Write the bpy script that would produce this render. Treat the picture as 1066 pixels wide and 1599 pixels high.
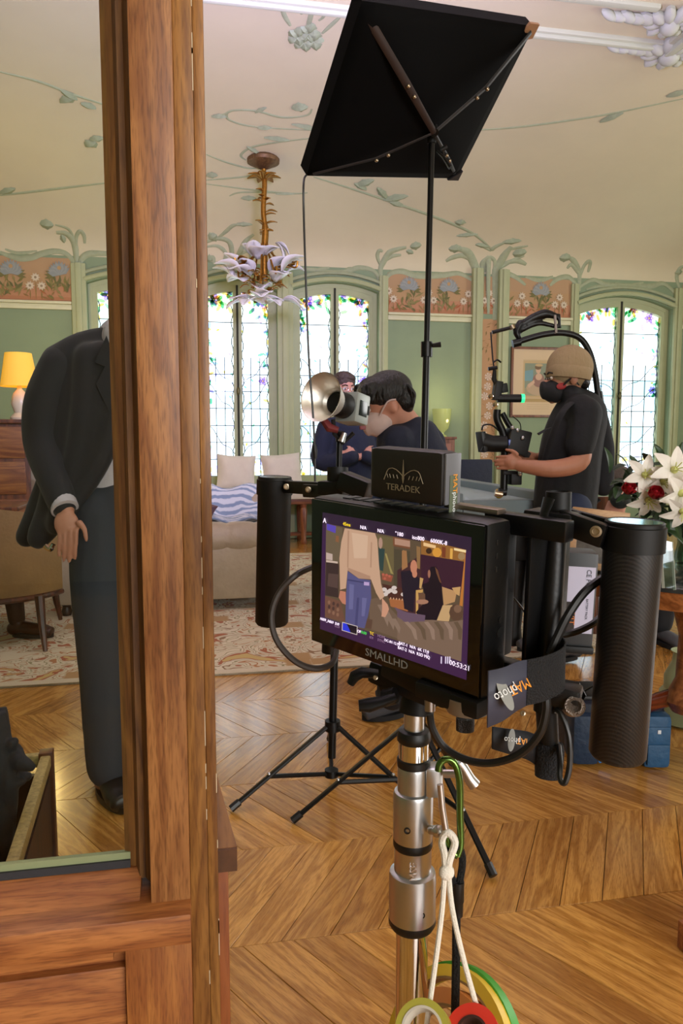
import bpy, bmesh, math, random
from mathutils import Vector, Matrix, noise
random.seed(7)
for o in list(bpy.data.objects): bpy.data.objects.remove(o)
scene = bpy.context.scene
COL = scene.collection
R = math.radians
# ------------------------------------------------------------------ camera
FPX = 26 / 36 * 1599
YAW, PIT, CAMH = R(10.8), R(5.7), 1.2
cam_d = bpy.data.cameras.new('camera'); cam = bpy.data.objects.new('camera', cam_d); COL.objects.link(cam)
cam_d.sensor_fit = 'VERTICAL'; cam_d.sensor_height = 36; cam_d.lens = 26; cam_d.clip_start = .02
cam.location = (0, 0, CAMH); cam.rotation_euler = (R(90) - PIT, 0, -YAW)
scene.camera = cam
# ------------------------------------------------------------------ world, lights, exposure
wd = bpy.data.worlds.new('sky'); scene.world = wd; wd.use_nodes = True
bgn = wd.node_tree.nodes['Background']; bgn.inputs[0].default_value = (.90, .96, 1, 1); bgn.inputs[1].default_value = 2.9
def area(name, loc, target, sx, sy, power, col):
    l = bpy.data.lights.new(name, 'AREA'); l.shape = 'RECTANGLE'; l.size = sx; l.size_y = sy; l.energy = power; l.color = col
    o = bpy.data.objects.new(name, l); COL.objects.link(o); o.location = loc
    o.rotation_euler = (Vector(target) - Vector(loc)).to_track_quat('-Z', 'Y').to_euler()
    return o
# unseen fill lights added behind the camera and at the right
area('fill_light_rear', (2.2, -3.9, 1.9), (1.6, 4, 1.2), 3.6, 2.2, 225, (1, .96, .91))
area('fill_light_side', (7.3, 4.2, 2.0), (2, 4.6, 1.6), 2.6, 2.0, 105, (1, .96, .9))
scene.view_settings.view_transform = 'Standard'; scene.view_settings.look = 'None'
scene.view_settings.exposure = 0.0; scene.view_settings.gamma = 1; scene.view_settings.use_curve_mapping = False
# ------------------------------------------------------------------ picture-to-place helpers
_c, _s = math.cos(PIT), math.sin(PIT)
CF = Vector((math.sin(YAW) * _c, math.cos(YAW) * _c, -_s)); CR = Vector((math.cos(YAW), -math.sin(YAW), 0)); CU = CR.cross(CF)
CO = Vector((0, 0, CAMH))
def ray(px, py): return CF + CR * ((px - 533) / FPX) + CU * ((799.5 - py) / FPX)
def PD(px, py, d): return CO + ray(px, py) * d
def PZ(px, py, z):
    v = ray(px, py); return CO + v * ((z - CAMH) / v.z)
def PY(px, py, y):
    v = ray(px, py); return CO + v * (y / v.y)
# ------------------------------------------------------------------ colour and materials
def srgb(h):
    if isinstance(h, (tuple, list)): return (*h[:3], 1)
    h = h.lstrip('#'); out = []
    for i in (0, 2, 4):
        v = int(h[i:i + 2], 16) / 255
        out.append(v / 12.92 if v <= .04045 else ((v + .055) / 1.055) ** 2.4)
    return (*out, 1)
MATS = {}
def mat(name, c, rough=.6, metal=0, var=0, vscale=8, bump=0, bscale=60, spec=.5, emit=0, ecol=None, coat=0, trans=0, aniso=None, stretch=(1, 1, 1), c2=None, sheen=0, alpha=1, ior=None):
    if name in MATS: return MATS[name]
    m = bpy.data.materials.new(name); m.use_nodes = True; nt = m.node_tree; N = nt.nodes; L = nt.links
    b = N['Principled BSDF']; c = srgb(c)
    b.inputs['Base Color'].default_value = c; b.inputs['Roughness'].default_value = rough; b.inputs['Metallic'].default_value = metal
    b.inputs['Specular IOR Level'].default_value = spec; b.inputs['Coat Weight'].default_value = coat; b.inputs['Transmission Weight'].default_value = trans
    b.inputs['Sheen Weight'].default_value = sheen; b.inputs['Alpha'].default_value = alpha
    if ior: b.inputs['IOR'].default_value = ior
    if emit: b.inputs['Emission Color'].default_value = srgb(ecol) if ecol else c; b.inputs['Emission Strength'].default_value = emit
    if var or bump or c2:
        tc = N.new('ShaderNodeTexCoord'); mp = N.new('ShaderNodeMapping'); mp.inputs['Scale'].default_value = stretch
        L.new(tc.outputs['Object'], mp.inputs['Vector'])
    if var or c2:
        n = N.new('ShaderNodeTexNoise'); n.inputs['Scale'].default_value = vscale; n.inputs['Detail'].default_value = 6; n.inputs['Roughness'].default_value = .6
        L.new(mp.outputs[0], n.inputs['Vector']); r = N.new('ShaderNodeValToRGB')
        r.color_ramp.elements[0].position = .3; r.color_ramp.elements[1].position = .7
        r.color_ramp.elements[0].color = tuple(v * (1 - var) for v in c[:3]) + (1,)
        r.color_ramp.elements[1].color = srgb(c2) if c2 else tuple(min(1, v * (1 + var)) for v in c[:3]) + (1,)
        L.new(n.outputs['Fac'], r.inputs['Fac']); L.new(r.outputs[0], b.inputs['Base Color'])
    if bump:
        n2 = N.new('ShaderNodeTexNoise'); n2.inputs['Scale'].default_value = bscale; n2.inputs['Detail'].default_value = 4
        L.new(mp.outputs[0], n2.inputs['Vector']); bp = N.new('ShaderNodeBump'); bp.inputs['Strength'].default_value = bump; bp.inputs['Distance'].default_value = .02
        L.new(n2.outputs['Fac'], bp.inputs['Height']); L.new(bp.outputs[0], b.inputs['Normal'])
    MATS[name] = m; return m
def wood(name, c1, c2, axis='Z', scale=1.0, rough=.4, pores=.35, rot=0, rnd=False, coat=0, ringy=.5):
    if name in MATS: return MATS[name]
    m = bpy.data.materials.new(name); m.use_nodes = True; nt = m.node_tree; N = nt.nodes; L = nt.links; b = N['Principled BSDF']
    b.inputs['Roughness'].default_value = rough; b.inputs['Coat Weight'].default_value = coat; b.inputs['Coat Roughness'].default_value = .15
    tc = N.new('ShaderNodeTexCoord'); mp0 = N.new('ShaderNodeMapping'); mp0.inputs['Rotation'].default_value = (0, 0, rot)
    L.new(tc.outputs['Object'], mp0.inputs['Vector'])
    src = mp0.outputs[0]; rv = None
    if rnd:
        oi = N.new('ShaderNodeObjectInfo'); ge = N.new('ShaderNodeNewGeometry'); ad = N.new('ShaderNodeMath'); ad.operation = 'ADD'
        L.new(oi.outputs['Random'], ad.inputs[0]); L.new(ge.outputs['Random Per Island'], ad.inputs[1])
        fr = N.new('ShaderNodeMath'); fr.operation = 'FRACT'; L.new(ad.outputs[0], fr.inputs[0]); rv = fr.outputs[0]
        sc = N.new('ShaderNodeVectorMath'); sc.operation = 'SCALE'; sc.inputs[0].default_value = (13.7, 31.1, 7.3); L.new(rv, sc.inputs['Scale'])
        va = N.new('ShaderNodeVectorMath'); va.operation = 'ADD'; L.new(src, va.inputs[0]); L.new(sc.outputs[0], va.inputs[1]); src = va.outputs[0]
    s = {'X': (.09, 1, 1), 'Y': (1, .09, 1), 'Z': (1, 1, .09)}[axis]
    mp = N.new('ShaderNodeMapping'); mp.inputs['Scale'].default_value = tuple(v * scale for v in s); L.new(src, mp.inputs['Vector'])
    n1 = N.new('ShaderNodeTexNoise'); n1.inputs['Scale'].default_value = 11; n1.inputs['Detail'].default_value = 3; n1.inputs['Distortion'].default_value = .6
    L.new(mp.outputs[0], n1.inputs['Vector'])
    ml = N.new('ShaderNodeMath'); ml.operation = 'MULTIPLY'; ml.inputs[1].default_value = 9; L.new(n1.outputs['Fac'], ml.inputs[0])
    sn = N.new('ShaderNodeMath'); sn.operation = 'PINGPONG'; sn.inputs[1].default_value = 1; L.new(ml.outputs[0], sn.inputs[0])
    n2 = N.new('ShaderNodeTexNoise'); n2.inputs['Scale'].default_value = 190; n2.inputs['Detail'].default_value = 2; L.new(mp.outputs[0], n2.inputs['Vector'])
    r1 = N.new('ShaderNodeValToRGB'); a = srgb(c1); c = srgb(c2)
    r1.color_ramp.elements[0].color = a; r1.color_ramp.elements[1].color = c
    r1.color_ramp.elements[0].position = .5 - ringy; r1.color_ramp.elements[1].position = .5 + ringy; L.new(sn.outputs[0], r1.inputs['Fac'])
    r2 = N.new('ShaderNodeValToRGB'); r2.color_ramp.elements[0].position = .33; r2.color_ramp.elements[1].position = .52
    k = 1 - pores; r2.color_ramp.elements[0].color = (k, k * .95, k * .9, 1); r2.color_ramp.elements[1].color = (1, 1, 1, 1); L.new(n2.outputs['Fac'], r2.inputs['Fac'])
    mx = N.new('ShaderNodeMix'); mx.data_type = 'RGBA'; mx.blend_type = 'MULTIPLY'; mx.inputs[0].default_value = 1
    L.new(r1.outputs[0], mx.inputs[6]); L.new(r2.outputs[0], mx.inputs[7]); out = mx.outputs[2]
    if rnd:
        r3 = N.new('ShaderNodeValToRGB'); r3.color_ramp.elements[0].color = (.78, .72, .66, 1); r3.color_ramp.elements[1].color = (1.12, 1.12, 1.1, 1); L.new(rv, r3.inputs['Fac'])
        m2 = N.new('ShaderNodeMix'); m2.data_type = 'RGBA'; m2.blend_type = 'MULTIPLY'; m2.inputs[0].default_value = 1
        L.new(out, m2.inputs[6]); L.new(r3.outputs[0], m2.inputs[7]); out = m2.outputs[2]
    L.new(out, b.inputs['Base Color'])
    bp = N.new('ShaderNodeBump'); bp.inputs['Strength'].default_value = .05; bp.inputs['Distance'].default_value = .003
    L.new(n2.outputs['Fac'], bp.inputs['Height']); L.new(bp.outputs[0], b.inputs['Normal'])
    MATS[name] = m; return m
def glassmat(name, c, gloss=.05, rough=.02):
    """coloured see-through pane: clear transmission plus a faint mirror"""
    if name in MATS: return MATS[name]
    m = bpy.data.materials.new(name); m.use_nodes = True; nt = m.node_tree; N = nt.nodes; L = nt.links; N.remove(N['Principled BSDF'])
    t = N.new('ShaderNodeBsdfTransparent'); t.inputs[0].default_value = srgb(c); g = N.new('ShaderNodeBsdfGlossy'); g.inputs['Roughness'].default_value = rough
    x = N.new('ShaderNodeMixShader'); x.inputs[0].default_value = gloss; L.new(t.outputs[0], x.inputs[1]); L.new(g.outputs[0], x.inputs[2])
    L.new(x.outputs[0], N['Material Output'].inputs[0]); MATS[name] = m; return m
def printmat(name, emit=0, rough=.6):
    """flat print: colour comes from the mesh's colour attribute"""
    if name in MATS: return MATS[name]
    m = bpy.data.materials.new(name); m.use_nodes = True; nt = m.node_tree; N = nt.nodes; L = nt.links; b = N['Principled BSDF']
    a = N.new('ShaderNodeAttribute'); a.attribute_name = 'ink'; b.inputs['Roughness'].default_value = rough
    if emit: L.new(a.outputs[0], b.inputs['Emission Color']); b.inputs['Emission Strength'].default_value = emit; b.inputs['Base Color'].default_value = (.01, .01, .01, 1)
    else: L.new(a.outputs[0], b.inputs['Base Color'])
    MATS[name] = m; return m
# ------------------------------------------------------------------ objects
ORG = {}
def link(o, parent=None, kind=None):
    COL.objects.link(o)
    if parent is not None: o.parent = parent
    if kind: o['kind'] = kind
def thing(name, loc, label, cat, group=None):
    o = bpy.data.objects.new(name, None); COL.objects.link(o); o.location = loc; o.empty_display_size = .05; ORG[o] = Vector(loc)
    return tag(o, label, cat, group)
def tag(o, label, cat, group=None):
    o['label'] = label; o['category'] = cat
    if group: o['group'] = group
    return o
def frame_of(v):
    v = Vector(v).normalized(); u = Vector((0, 0, 1)) if abs(v.z) < .95 else Vector((1, 0, 0))
    a = u.cross(v).normalized(); return a, v.cross(a)
class MB:
    def __init__(s): s.v = []; s.f = []; s.c = []; s.ink = None; s.use = False
    def add(s, vs, fs):
        o = len(s.v); s.v += [Vector(p) for p in vs]; s.f += [tuple(i + o for i in f) for f in fs]
        s.c += [s.ink] * len(fs); return s
    def color(s, c): s.ink = srgb(c); s.use = True; return s
    def box(s, lo, hi, bev=0):
        x0, y0, z0 = lo; x1, y1, z1 = hi
        return s.obox(((x0 + x1) / 2, (y0 + y1) / 2, (z0 + z1) / 2), (abs(x1 - x0), abs(y1 - y0), abs(z1 - z0)), None, bev)
    def obox(s, c, d, M=None, bev=0):
        """box of size d about c, optionally turned by the 3x3 M, with chamfered edges"""
        M = M or Matrix.Identity(3); c = Vector(c); h = [v / 2 for v in d]
        if not bev:
            vs = [c + M @ Vector((sx * h[0], sy * h[1], sz * h[2])) for sz in (-1, 1) for sy in (-1, 1) for sx in (-1, 1)]
            return s.add(vs, [(0, 2, 3, 1), (4, 5, 7, 6), (0, 1, 5, 4), (2, 6, 7, 3), (0, 4, 6, 2), (1, 3, 7, 5)])
        bm = bmesh.new(); bmesh.ops.create_cube(bm, size=1)
        for v in bm.verts: v.co = Vector((v.co.x * d[0], v.co.y * d[1], v.co.z * d[2]))
        bmesh.ops.bevel(bm, geom=bm.edges[:], offset=bev, segments=2, profile=.6, affect='EDGES')
        vs = [c + M @ v.co for v in bm.verts]; bm.verts.index_update(); fs = [tuple(v.index for v in f.verts) for f in bm.faces]; bm.free()
        return s.add(vs, fs)
    def cyl(s, p, q, r, r2=None, n=14, cap=True):
        return s.tube([p, q], [r, r if r2 is None else r2], n, cap)
    def tube(s, path, r, n=8, cap=True, flat=1, up=None, closed=False):
        P = [Vector(p) for p in path]; m = len(P); rs = r if isinstance(r, (list, tuple)) else [r] * m
        vs = []; a = None
        for i in range(m):
            if closed: t = P[(i + 1) % m] - P[i - 1]
            else: t = P[min(i + 1, m - 1)] - P[max(i - 1, 0)]
            if t.length < 1e-9: t = Vector((0, 0, 1))
            t.normalize()
            if up is not None: b = Vector(up).cross(t); b = b.normalized() if b.length > 1e-6 else frame_of(t)[0]; aa = b
            elif a is None: aa = frame_of(t)[0]
            else: aa = a - t * a.dot(t); aa = aa.normalized() if aa.length > 1e-6 else frame_of(t)[0]
            a = aa; bb = t.cross(a)
            for k in range(n):
                w = 2 * math.pi * k / n; vs.append(P[i] + a * (rs[i] * math.cos(w)) + bb * (rs[i] * flat * math.sin(w)))
        fs = []
        for i in range(m if closed else m - 1):
            j = (i + 1) % m
            for k in range(n): k2 = (k + 1) % n; fs.append((i * n + k, i * n + k2, j * n + k2, j * n + k))
        if cap and not closed: fs.append(tuple(range(n - 1, -1, -1))); fs.append(tuple((m - 1) * n + k for k in range(n)))
        return s.add(vs, fs)
    def ell(s, c, r, M=None, n=12, m=8):
        c = Vector(c); M = M or Matrix.Identity(3); r = (r, r, r) if isinstance(r, (int, float)) else r
        vs = [c + M @ Vector((0, 0, r[2]))]
        for i in range(1, m):
            t = math.pi * i / m
            for k in range(n):
                w = 2 * math.pi * k / n; vs.append(c + M @ Vector((r[0] * math.sin(t) * math.cos(w), r[1] * math.sin(t) * math.sin(w), r[2] * math.cos(t))))
        vs.append(c + M @ Vector((0, 0, -r[2]))); L = len(vs) - 1; fs = []
        for k in range(n):
            k2 = (k + 1) % n; fs.append((0, 1 + k, 1 + k2))
            for i in range(m - 2): a = 1 + i * n; fs.append((a + k, a + n + k, a + n + k2, a + k2))
            a = 1 + (m - 2) * n; fs.append((a + k, L, a + k2))
        return s.add(vs, fs)
    def lathe(s, o, prof, ax=(0, 0, 1), n=20, cap=True, sx=1):
        """prof: (radius, height) along ax from o"""
        o = Vector(o); w = Vector(ax).normalized(); a, b = frame_of(w); vs = []
        for (r, h) in prof:
            for k in range(n): t = 2 * math.pi * k / n; vs.append(o + w * h + a * (r * sx * math.cos(t)) + b * (r * math.sin(t)))
        fs = [(i * n + k, i * n + (k + 1) % n, (i + 1) * n + (k + 1) % n, (i + 1) * n + k) for i in range(len(prof) - 1) for k in range(n)]
        if cap: fs.append(tuple(range(n - 1, -1, -1))); fs.append(tuple((len(prof) - 1) * n + k for k in range(n)))
        return s.add(vs, fs)
    def prism(s, poly, d):
        """flat polygon (3-D points) pushed along d"""
        P = [Vector(p) for p in poly]; d = Vector(d); n = len(P)
        return s.add(P + [p + d for p in P], [tuple(range(n)), tuple(range(2 * n - 1, n - 1, -1))] + [(i, i + n, (i + 1) % n + n, (i + 1) % n)[::1] for i in range(n)])
    def flat(s, poly): return s.add(poly, [tuple(range(len(poly)))])
    def strip(s, A, B, closed=False):
        n = len(A); return s.add(list(A) + list(B), [(i, (i + 1) % n, n + (i + 1) % n, n + i) for i in range(n if closed else n - 1)])
    def build(s, name, m, parent=None, smooth=True, kind=None, angle=40, mods=None, world=False):
        me = bpy.data.meshes.new(name); o = bpy.data.objects.new(name, me)
        if parent is not None and not world: org = ORG[parent]
        elif parent is None and s.v and not world:
            xs = [v.x for v in s.v]; ys = [v.y for v in s.v]; zs = [v.z for v in s.v]
            org = Vector(((min(xs) + max(xs)) / 2, (min(ys) + max(ys)) / 2, min(zs))); o.location = org
        else: org = Vector((0, 0, 0))
        ORG[o] = org
        me.from_pydata([tuple(v - org) for v in s.v], [], s.f)
        bm = bmesh.new(); bm.from_mesh(me); bmesh.ops.recalc_face_normals(bm, faces=bm.faces[:]); 
        if not s.use: bm.to_mesh(me)
        bm.free()
        if s.use:
            ca = me.color_attributes.new('ink', 'FLOAT_COLOR', 'CORNER'); i = 0
            for p, c in zip(me.polygons, s.c):
                for li in p.loop_indices: ca.data[li].color = c or (1, 1, 1, 1)
        if smooth:
            me.shade_smooth(); me.set_sharp_from_angle(angle=R(angle))
        me.materials.append(m); link(o, parent, kind)
        for (t, kw) in (mods or []):
            md = o.modifiers.new(t.lower(), t)
            for k, v in kw.items(): setattr(md, k, v)
        return o
def struct(mb, name, m, **k): return mb.build(name, m, kind='structure', **k)
def spline(pts, n=8):
    """smooth path through the points"""
    P = [Vector(p) for p in pts]; out = []
    for i in range(len(P) - 1):
        a = P[max(i - 1, 0)]; b = P[i]; c = P[i + 1]; d = P[min(i + 2, len(P) - 1)]
        for k in range(n):
            t = k / n; out.append(.5 * ((2 * b) + (c - a) * t + (2 * a - 5 * b + 4 * c - d) * t * t + (3 * b - a - 3 * c + d) * t ** 3))
    out.append(P[-1]); return out
def lerp(a, b, t): return a + (b - a) * t
def rotm(x=0, y=0, z=0): return (Matrix.Rotation(R(z), 3, 'Z') @ Matrix.Rotation(R(y), 3, 'Y') @ Matrix.Rotation(R(x), 3, 'X'))
def along(v, up=(0, 0, 1)):
    """3x3 whose z axis runs along v"""
    v = Vector(v).normalized(); x = Vector(up).cross(v)
    if x.length < 1e-4: x = Vector((1, 0, 0)).cross(v)
    x.normalize(); return Matrix((x, v.cross(x), v)).transposed()
def text(body, name, m, parent, M, loc, size, extrude=.0002, align='CENTER', wx=1):
    """lettering as a mesh: M's columns are the reading direction, up and outward normal"""
    cu = bpy.data.curves.new(name, 'FONT'); cu.body = body; cu.size = size; cu.extrude = extrude; cu.align_x = align; cu.align_y = 'CENTER'; cu.resolution_u = 2
    t = bpy.data.objects.new('t', cu); COL.objects.link(t); bpy.context.view_layer.update()
    dg = bpy.context.evaluated_depsgraph_get(); me = bpy.data.meshes.new_from_object(t.evaluated_get(dg)); bpy.data.objects.remove(t)
    org = ORG[parent]
    for v in me.vertices: v.co = M @ Vector((v.co.x * wx, v.co.y, v.co.z)) + Vector(loc) - org
    me.materials.clear(); me.materials.append(m); me.name = name
    o = bpy.data.objects.new(name, me); ORG[o] = org; link(o, parent); return o
# ================================================================== STRUCTURE
WY = 8.8                                     # back wall
# ---- parquet floor: chevron boards in rows 0.415 m deep
BW, BP, BA = .415, .12, R(32.4)
oakL = wood('oak_board_left', '#a97531', '#ca964a', 'Y', 2.1, .24, .25, rot=-BA, rnd=True, coat=.6, ringy=.35)
oakR = wood('oak_board_right', '#a97531', '#ca964a', 'Y', 2.1, .24, .25, rot=BA, rnd=True, coat=.6, ringy=.35)
subf = MB().box((-5.3, -4.4, -.12), (7.9, 9.2, -.012)).box((-5.3, -4.4, -.05), (7.9, -4.15, .02)).box((-5.3, -4.4, -.05), (-4.95, 9.2, .02)).box((7.5, -4.4, -.05), (7.9, 9.2, .02)).box((-5.3, 8.78, -.05), (7.9, 9.2, .002))
floor = struct(subf, 'floor', mat('floor_joint', '#3a2008', .7, var=.2), smooth=False)
def board_mesh(sgn, M):
    dx = BW * math.tan(BA) * sgn; g = .0009; b = .0009; vs = []
    for z, k in ((-.012, 0), (-.0012, 0), (0, b)):
        for (x, y) in ((-BP / 2 + g + k, k + g), (BP / 2 - g - k, k + g), (BP / 2 - g - k, BW - k - g), (-BP / 2 + g + k, BW - k - g)):
            vs.append((x + dx * (y / BW - .5), y - BW / 2, z))
    fs = [(8, 9, 10, 11)] + [(i + 4 * j, (i + 1) % 4 + 4 * j, (i + 1) % 4 + 4 * j + 4, i + 4 * j + 4) for j in range(2) for i in range(4)]
    me = bpy.data.meshes.new('board'); me.from_pydata(vs, [], fs); me.materials.append(M); return me, vs, fs
bm_ = {1: board_mesh(1, oakR), -1: board_mesh(-1, oakL)}
rest = {1: MB(), -1: MB()}
for n in range(-13, 18):
    y0 = 1.66 + n * BW; yc = y0 + BW / 2; sg = 1 if n % 2 == 0 else -1
    for i in range(-42, 64):
        x = i * BP + (.03 if sg < 0 else 0)
        near = 1.15 < yc < 3.72 and -.36 * yc - .1 < x < .78 * yc + .12
        if near:
            o = bpy.data.objects.new('board', bm_[sg][0]); o.location = Vector((x, yc, random.uniform(-.0006, .0004))) - ORG[floor]; link(o, floor); ORG[o] = ORG[floor]
        elif -4.9 < x < 7.5 and -4.1 < yc < WY: rest[sg].add([(vx + x, vy + yc, vz) for vx, vy, vz in bm_[sg][1]], bm_[sg][2])
for sg, M in ((1, oakR), (-1, oakL)): rest[sg].build('distant_boards', M, floor, smooth=False, kind='stuff')
# ---- walls
cream = mat('cream_plaster', '#d8c9a6', .75, var=.04, vscale=3)
ceilm = mat('ceiling_plaster', '#c6be9a', .8, var=.03, vscale=2)
sage = mat('sage_wall_paint', '#7d8f6c', .7, var=.05, vscale=3)
palegreen = mat('pale_green_joinery', '#a3aa7e', .5, var=.05, vscale=6)
stucco = mat('green_stucco', '#97a07c', .65, var=.08, vscale=20)
stuccod = mat('green_stucco_leaf', '#8f9a78', .65, var=.12, vscale=30)
WINS = [('A', -1.2, -.16, .62, 2.92, .1), ('B', .0, .915, .62, 2.90, .12), ('C', 1.10, 2.13, .62, 2.93, .1), ('D', 4.70, 6.04, .62, 2.86, .14)]
def arch(x, x0, x1, sp, rise): t = (x - (x0 + x1) / 2) / ((x1 - x0) / 2); return sp + rise * (1 - t * t)
wb = MB(); xs = [-5.0]
for (_, x0, x1, z0, sp, ri) in WINS:
    wb.box((xs[-1], WY, 0), (x0, WY + .3, 3.35)); wb.box((x0, WY, 0), (x1, WY + .3, z0))
    pts = [(lerp(x0, x1, k / 12), arch(lerp(x0, x1, k / 12), x0, x1, sp, ri)) for k in range(13)]
    wb.prism([(x, WY, z) for x, z in pts] + [(x1, WY, 3.35), (x0, WY, 3.35)], (0, .3, 0)); xs.append(x1)
wb.box((xs[-1], WY, 0), (7.6, WY + .3, 3.35))
wall = struct(wb, 'wall_back', sage, smooth=False)
struct(MB().box((-5.2, -4.2, 0), (-5.0, 9.1, 4.3)), 'wall_left', sage, smooth=False)
wr = MB().box((7.6, -4.2, 0), (7.8, 9.1, .9)).box((7.6, -4.2, 3.1), (7.8, 9.1, 4.3)).box((7.6, -4.2, .9), (7.8, 2.8, 3.1)).box((7.6, 5.6, .9), (7.8, 9.1, 3.1))
struct(wr, 'wall_right', sage, smooth=False)
wn = MB().box((-5.2, -4.3, 0), (7.8, -4.2, .7)).box((-5.2, -4.3, 3.2), (7.8, -4.2, 4.3)).box((-5.2, -4.3, .7), (.2, -4.2, 3.2)).box((4.2, -4.3, .7), (7.8, -4.2, 3.2))
struct(wn, 'wall_front', cream, smooth=False)
# ---- ceiling: flat panel, then a deep cove down to the back wall
CY, CZ, CW = 5.25, 4.1, 3.2
def cove(y):
    if y <= CY: return CZ
    t = min(1, (y - CY) / (WY - CY)); return CW + (CZ - CW) * math.sqrt(max(0, 1 - t * t))
prof = [(-4.3, CZ), (CY, CZ)] + [(CY + (WY - CY) * math.sin(k / 28 * math.pi / 2), CW + (CZ - CW) * math.cos(k / 28 * math.pi / 2)) for k in range(1, 29)]
cl = MB(); xsn = [-5.2 + k * 13.0 / 12 for k in range(13)]
for k in range(12): cl.strip([(xsn[k], y, z) for y, z in prof], [(xsn[k + 1], y, z) for y, z in prof])
cl.strip([(-5.2, y, 4.3) for y in (-4.3, 9.1)], [(7.8, y, 4.3) for y in (-4.3, 9.1)])
ceil = struct(cl, 'ceiling', ceilm, angle=60)
def onceil(px, py, lift=0):
    """where the line of sight meets wall, cove or ceiling"""
    v = ray(px, py); v = v / v.y; lo, hi = .5, WY
    if CAMH + v.z * WY <= CW: p = CO + v * (WY - lift); return p
    for _ in range(50):
        m = (lo + hi) / 2
        if CAMH + v.z * m > cove(m): hi = m
        else: lo = m
    return CO + v * (lo - lift)
def cnorm(p):
    if p.z < CW + .01: return Vector((0, -1, 0))
    e = .01; t = Vector((0, e, cove(min(p.y + e, WY - 1e-4)) - cove(p.y))); n = Vector((0, -t.z, t.y)) * -1
    n = Vector((0, t.z, -t.y)); return n.normalized()
def vine(pts, w, name='vine', m=None, parent=None, flat=.5):
    P = [onceil(*p) for p in pts]; S = spline(P, 6); n = len(S)
    ws = [w * (p - CO).length / FPX for p in S]
    ws = [r * (.55 + .45 * min(1, 3 * i / n, 3 * (n - 1 - i) / n)) for i, r in enumerate(ws)]
    return MB().tube(S, ws, 7, True, flat, up=cnorm(P[len(P) // 2])).build(name, m or stucco, parent or ceil)
def leafs(lst, name='leaf', parent=None, m=None):
    """each entry: pixel, length, breadth, direction"""
    for (px, py, l, b, a) in lst:
        p = onceil(px, py); q = onceil(px + l * math.cos(R(a)), py - l * math.sin(R(a))); n = cnorm(p)
        d = q - p; w = 1.25 * b * (p - CO).length / FPX; k = 6; A = []; B = []; C_ = []
        s = d.cross(n).normalized()
        for i in range(k + 1):
            t = i / k; hw = w * math.sin(math.pi * min(1, t * .97 + .03)) ** .8 * (1 + .25 * (i % 2)); c = p + d * t
            A.append(c + s * hw + n * .003); B.append(c - s * hw + n * .003); C_.append(c + n * (.012 + .4 * w * math.sin(math.pi * t)))
        MB().strip(A, C_).strip(C_, B).build(name, m or stuccod, parent or ceil)
# trim round the flat ceiling panel
tr = MB().box((-5, 5.19, CZ - .03), (3.45, 5.29, CZ + .02), .012).box((-5, 5.215, CZ - .055), (3.45, 5.255, CZ - .02), .012)
tr.box((3.4, -4.2, CZ - .05), (3.54, 5.3, CZ + .02), .02).box((3.44, -4.2, CZ - .085), (3.5, 5.26, CZ - .04), .015)
tr.box((-5, 4.78, CZ - .03), (3.1, 4.84, CZ + .02), .012)
struct(tr, 'trim_1', mat('pale_trim', '#b9bda4', .6))
for (px, py, s) in ((1045, 76, 1), (1046, 27, .85)):
    c = onceil(px, py); a = MB()
    for k in range(9):
        t = k / 9 * 2 * math.pi; a.ell(c + Vector((.13 * s * math.cos(t), .11 * s * math.sin(t), -.03)), (.085 * s, .05 * s, .045), rotm(0, 20 * math.sin(t), math.degrees(t)), 8, 5)
    a.ell(c + Vector((0, 0, -.06)), (.08 * s, .08 * s, .06), None, 10, 6)
    for k in range(5): a.ell(c + Vector((-.18 - .07 * k, .01 * (k % 2), -.03)), (.07, .055 - .007 * k, .035), rotm(0, 15, 12 * (-1) ** k), 8, 5)
    a.build('acanthus_boss', mat('pale_stucco', '#b0b4a2', .65), ceil)
# vines modelled in relief on ceiling and cove
for pts, w in [([(0, 112), (60, 127), (110, 146), (168, 165)], 2.2), ([(0, 305), (60, 298), (170, 285)], 1.8),
    ([(330, 181), (350, 178), (365, 172), (400, 173), (440, 183), (478, 180), (487, 170)], 1.8), ([(365, 172), (354, 178), (360, 188), (400, 198), (500, 204)], 1.6),
    ([(322, 241), (350, 252), (385, 262), (405, 262)], 1.5), ([(500, 214), (440, 221), (395, 229), (376, 242), (384, 250)], 1.7), ([(322, 281), (370, 277), (420, 271)], 1.5), ([(322, 287), (400, 297), (455, 302), (480, 301)], 1.5), ([(358, 306), (380, 300), (455, 302)], 1.3),
    ([(490, 276), (560, 298), (640, 325), (700, 347), (740, 366), (766, 388)], 2.0), ([(690, 205), (790, 200), (880, 189), (960, 176), (1066, 154)], 1.9),
    ([(439, 8), (444, 24), (453, 40)], 2.6), ([(488, 10), (484, 28), (480, 44)], 2.8), ([(470, 22), (478, 14), (492, 14), (505, 24), (498, 32)], 2.4), ([(533, 24), (518, 38), (503, 52)], 2.6)]: vine(pts, w * 1.3)
leafs([(95, 140, 30, 5, -30), (118, 150, 26, 6, 200), (126, 160, 26, 5, -20), (150, 221, 18, 7, 200), (140, 218, 22, 5, 10), (0, 302, 26, 4, 20), (455, 168, 26, 8, 5), (330, 181, 24, 4, 0), (398, 175, 20, 3, 25), (402, 199, 22, 4, 0), (455, 193, 48, 4, -12), (412, 214, 40, 4, -6),
    (376, 309, 24, 4, 0), (430, 302, 30, 2, 0), (556, 290, 30, 6, 20), (572, 296, 22, 4, 150), (598, 312, 40, 6, 10), (604, 310, 24, 4, 130), (630, 322, 24, 4, 160), (716, 351, 10, 6, 60), (712, 368, 34, 3, 5), (936, 190, 40, 5, 22), (1040, 150, 36, 5, 15), (322, 273, 18, 5, 0), (385, 228, 24, 3, -30)])
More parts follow.
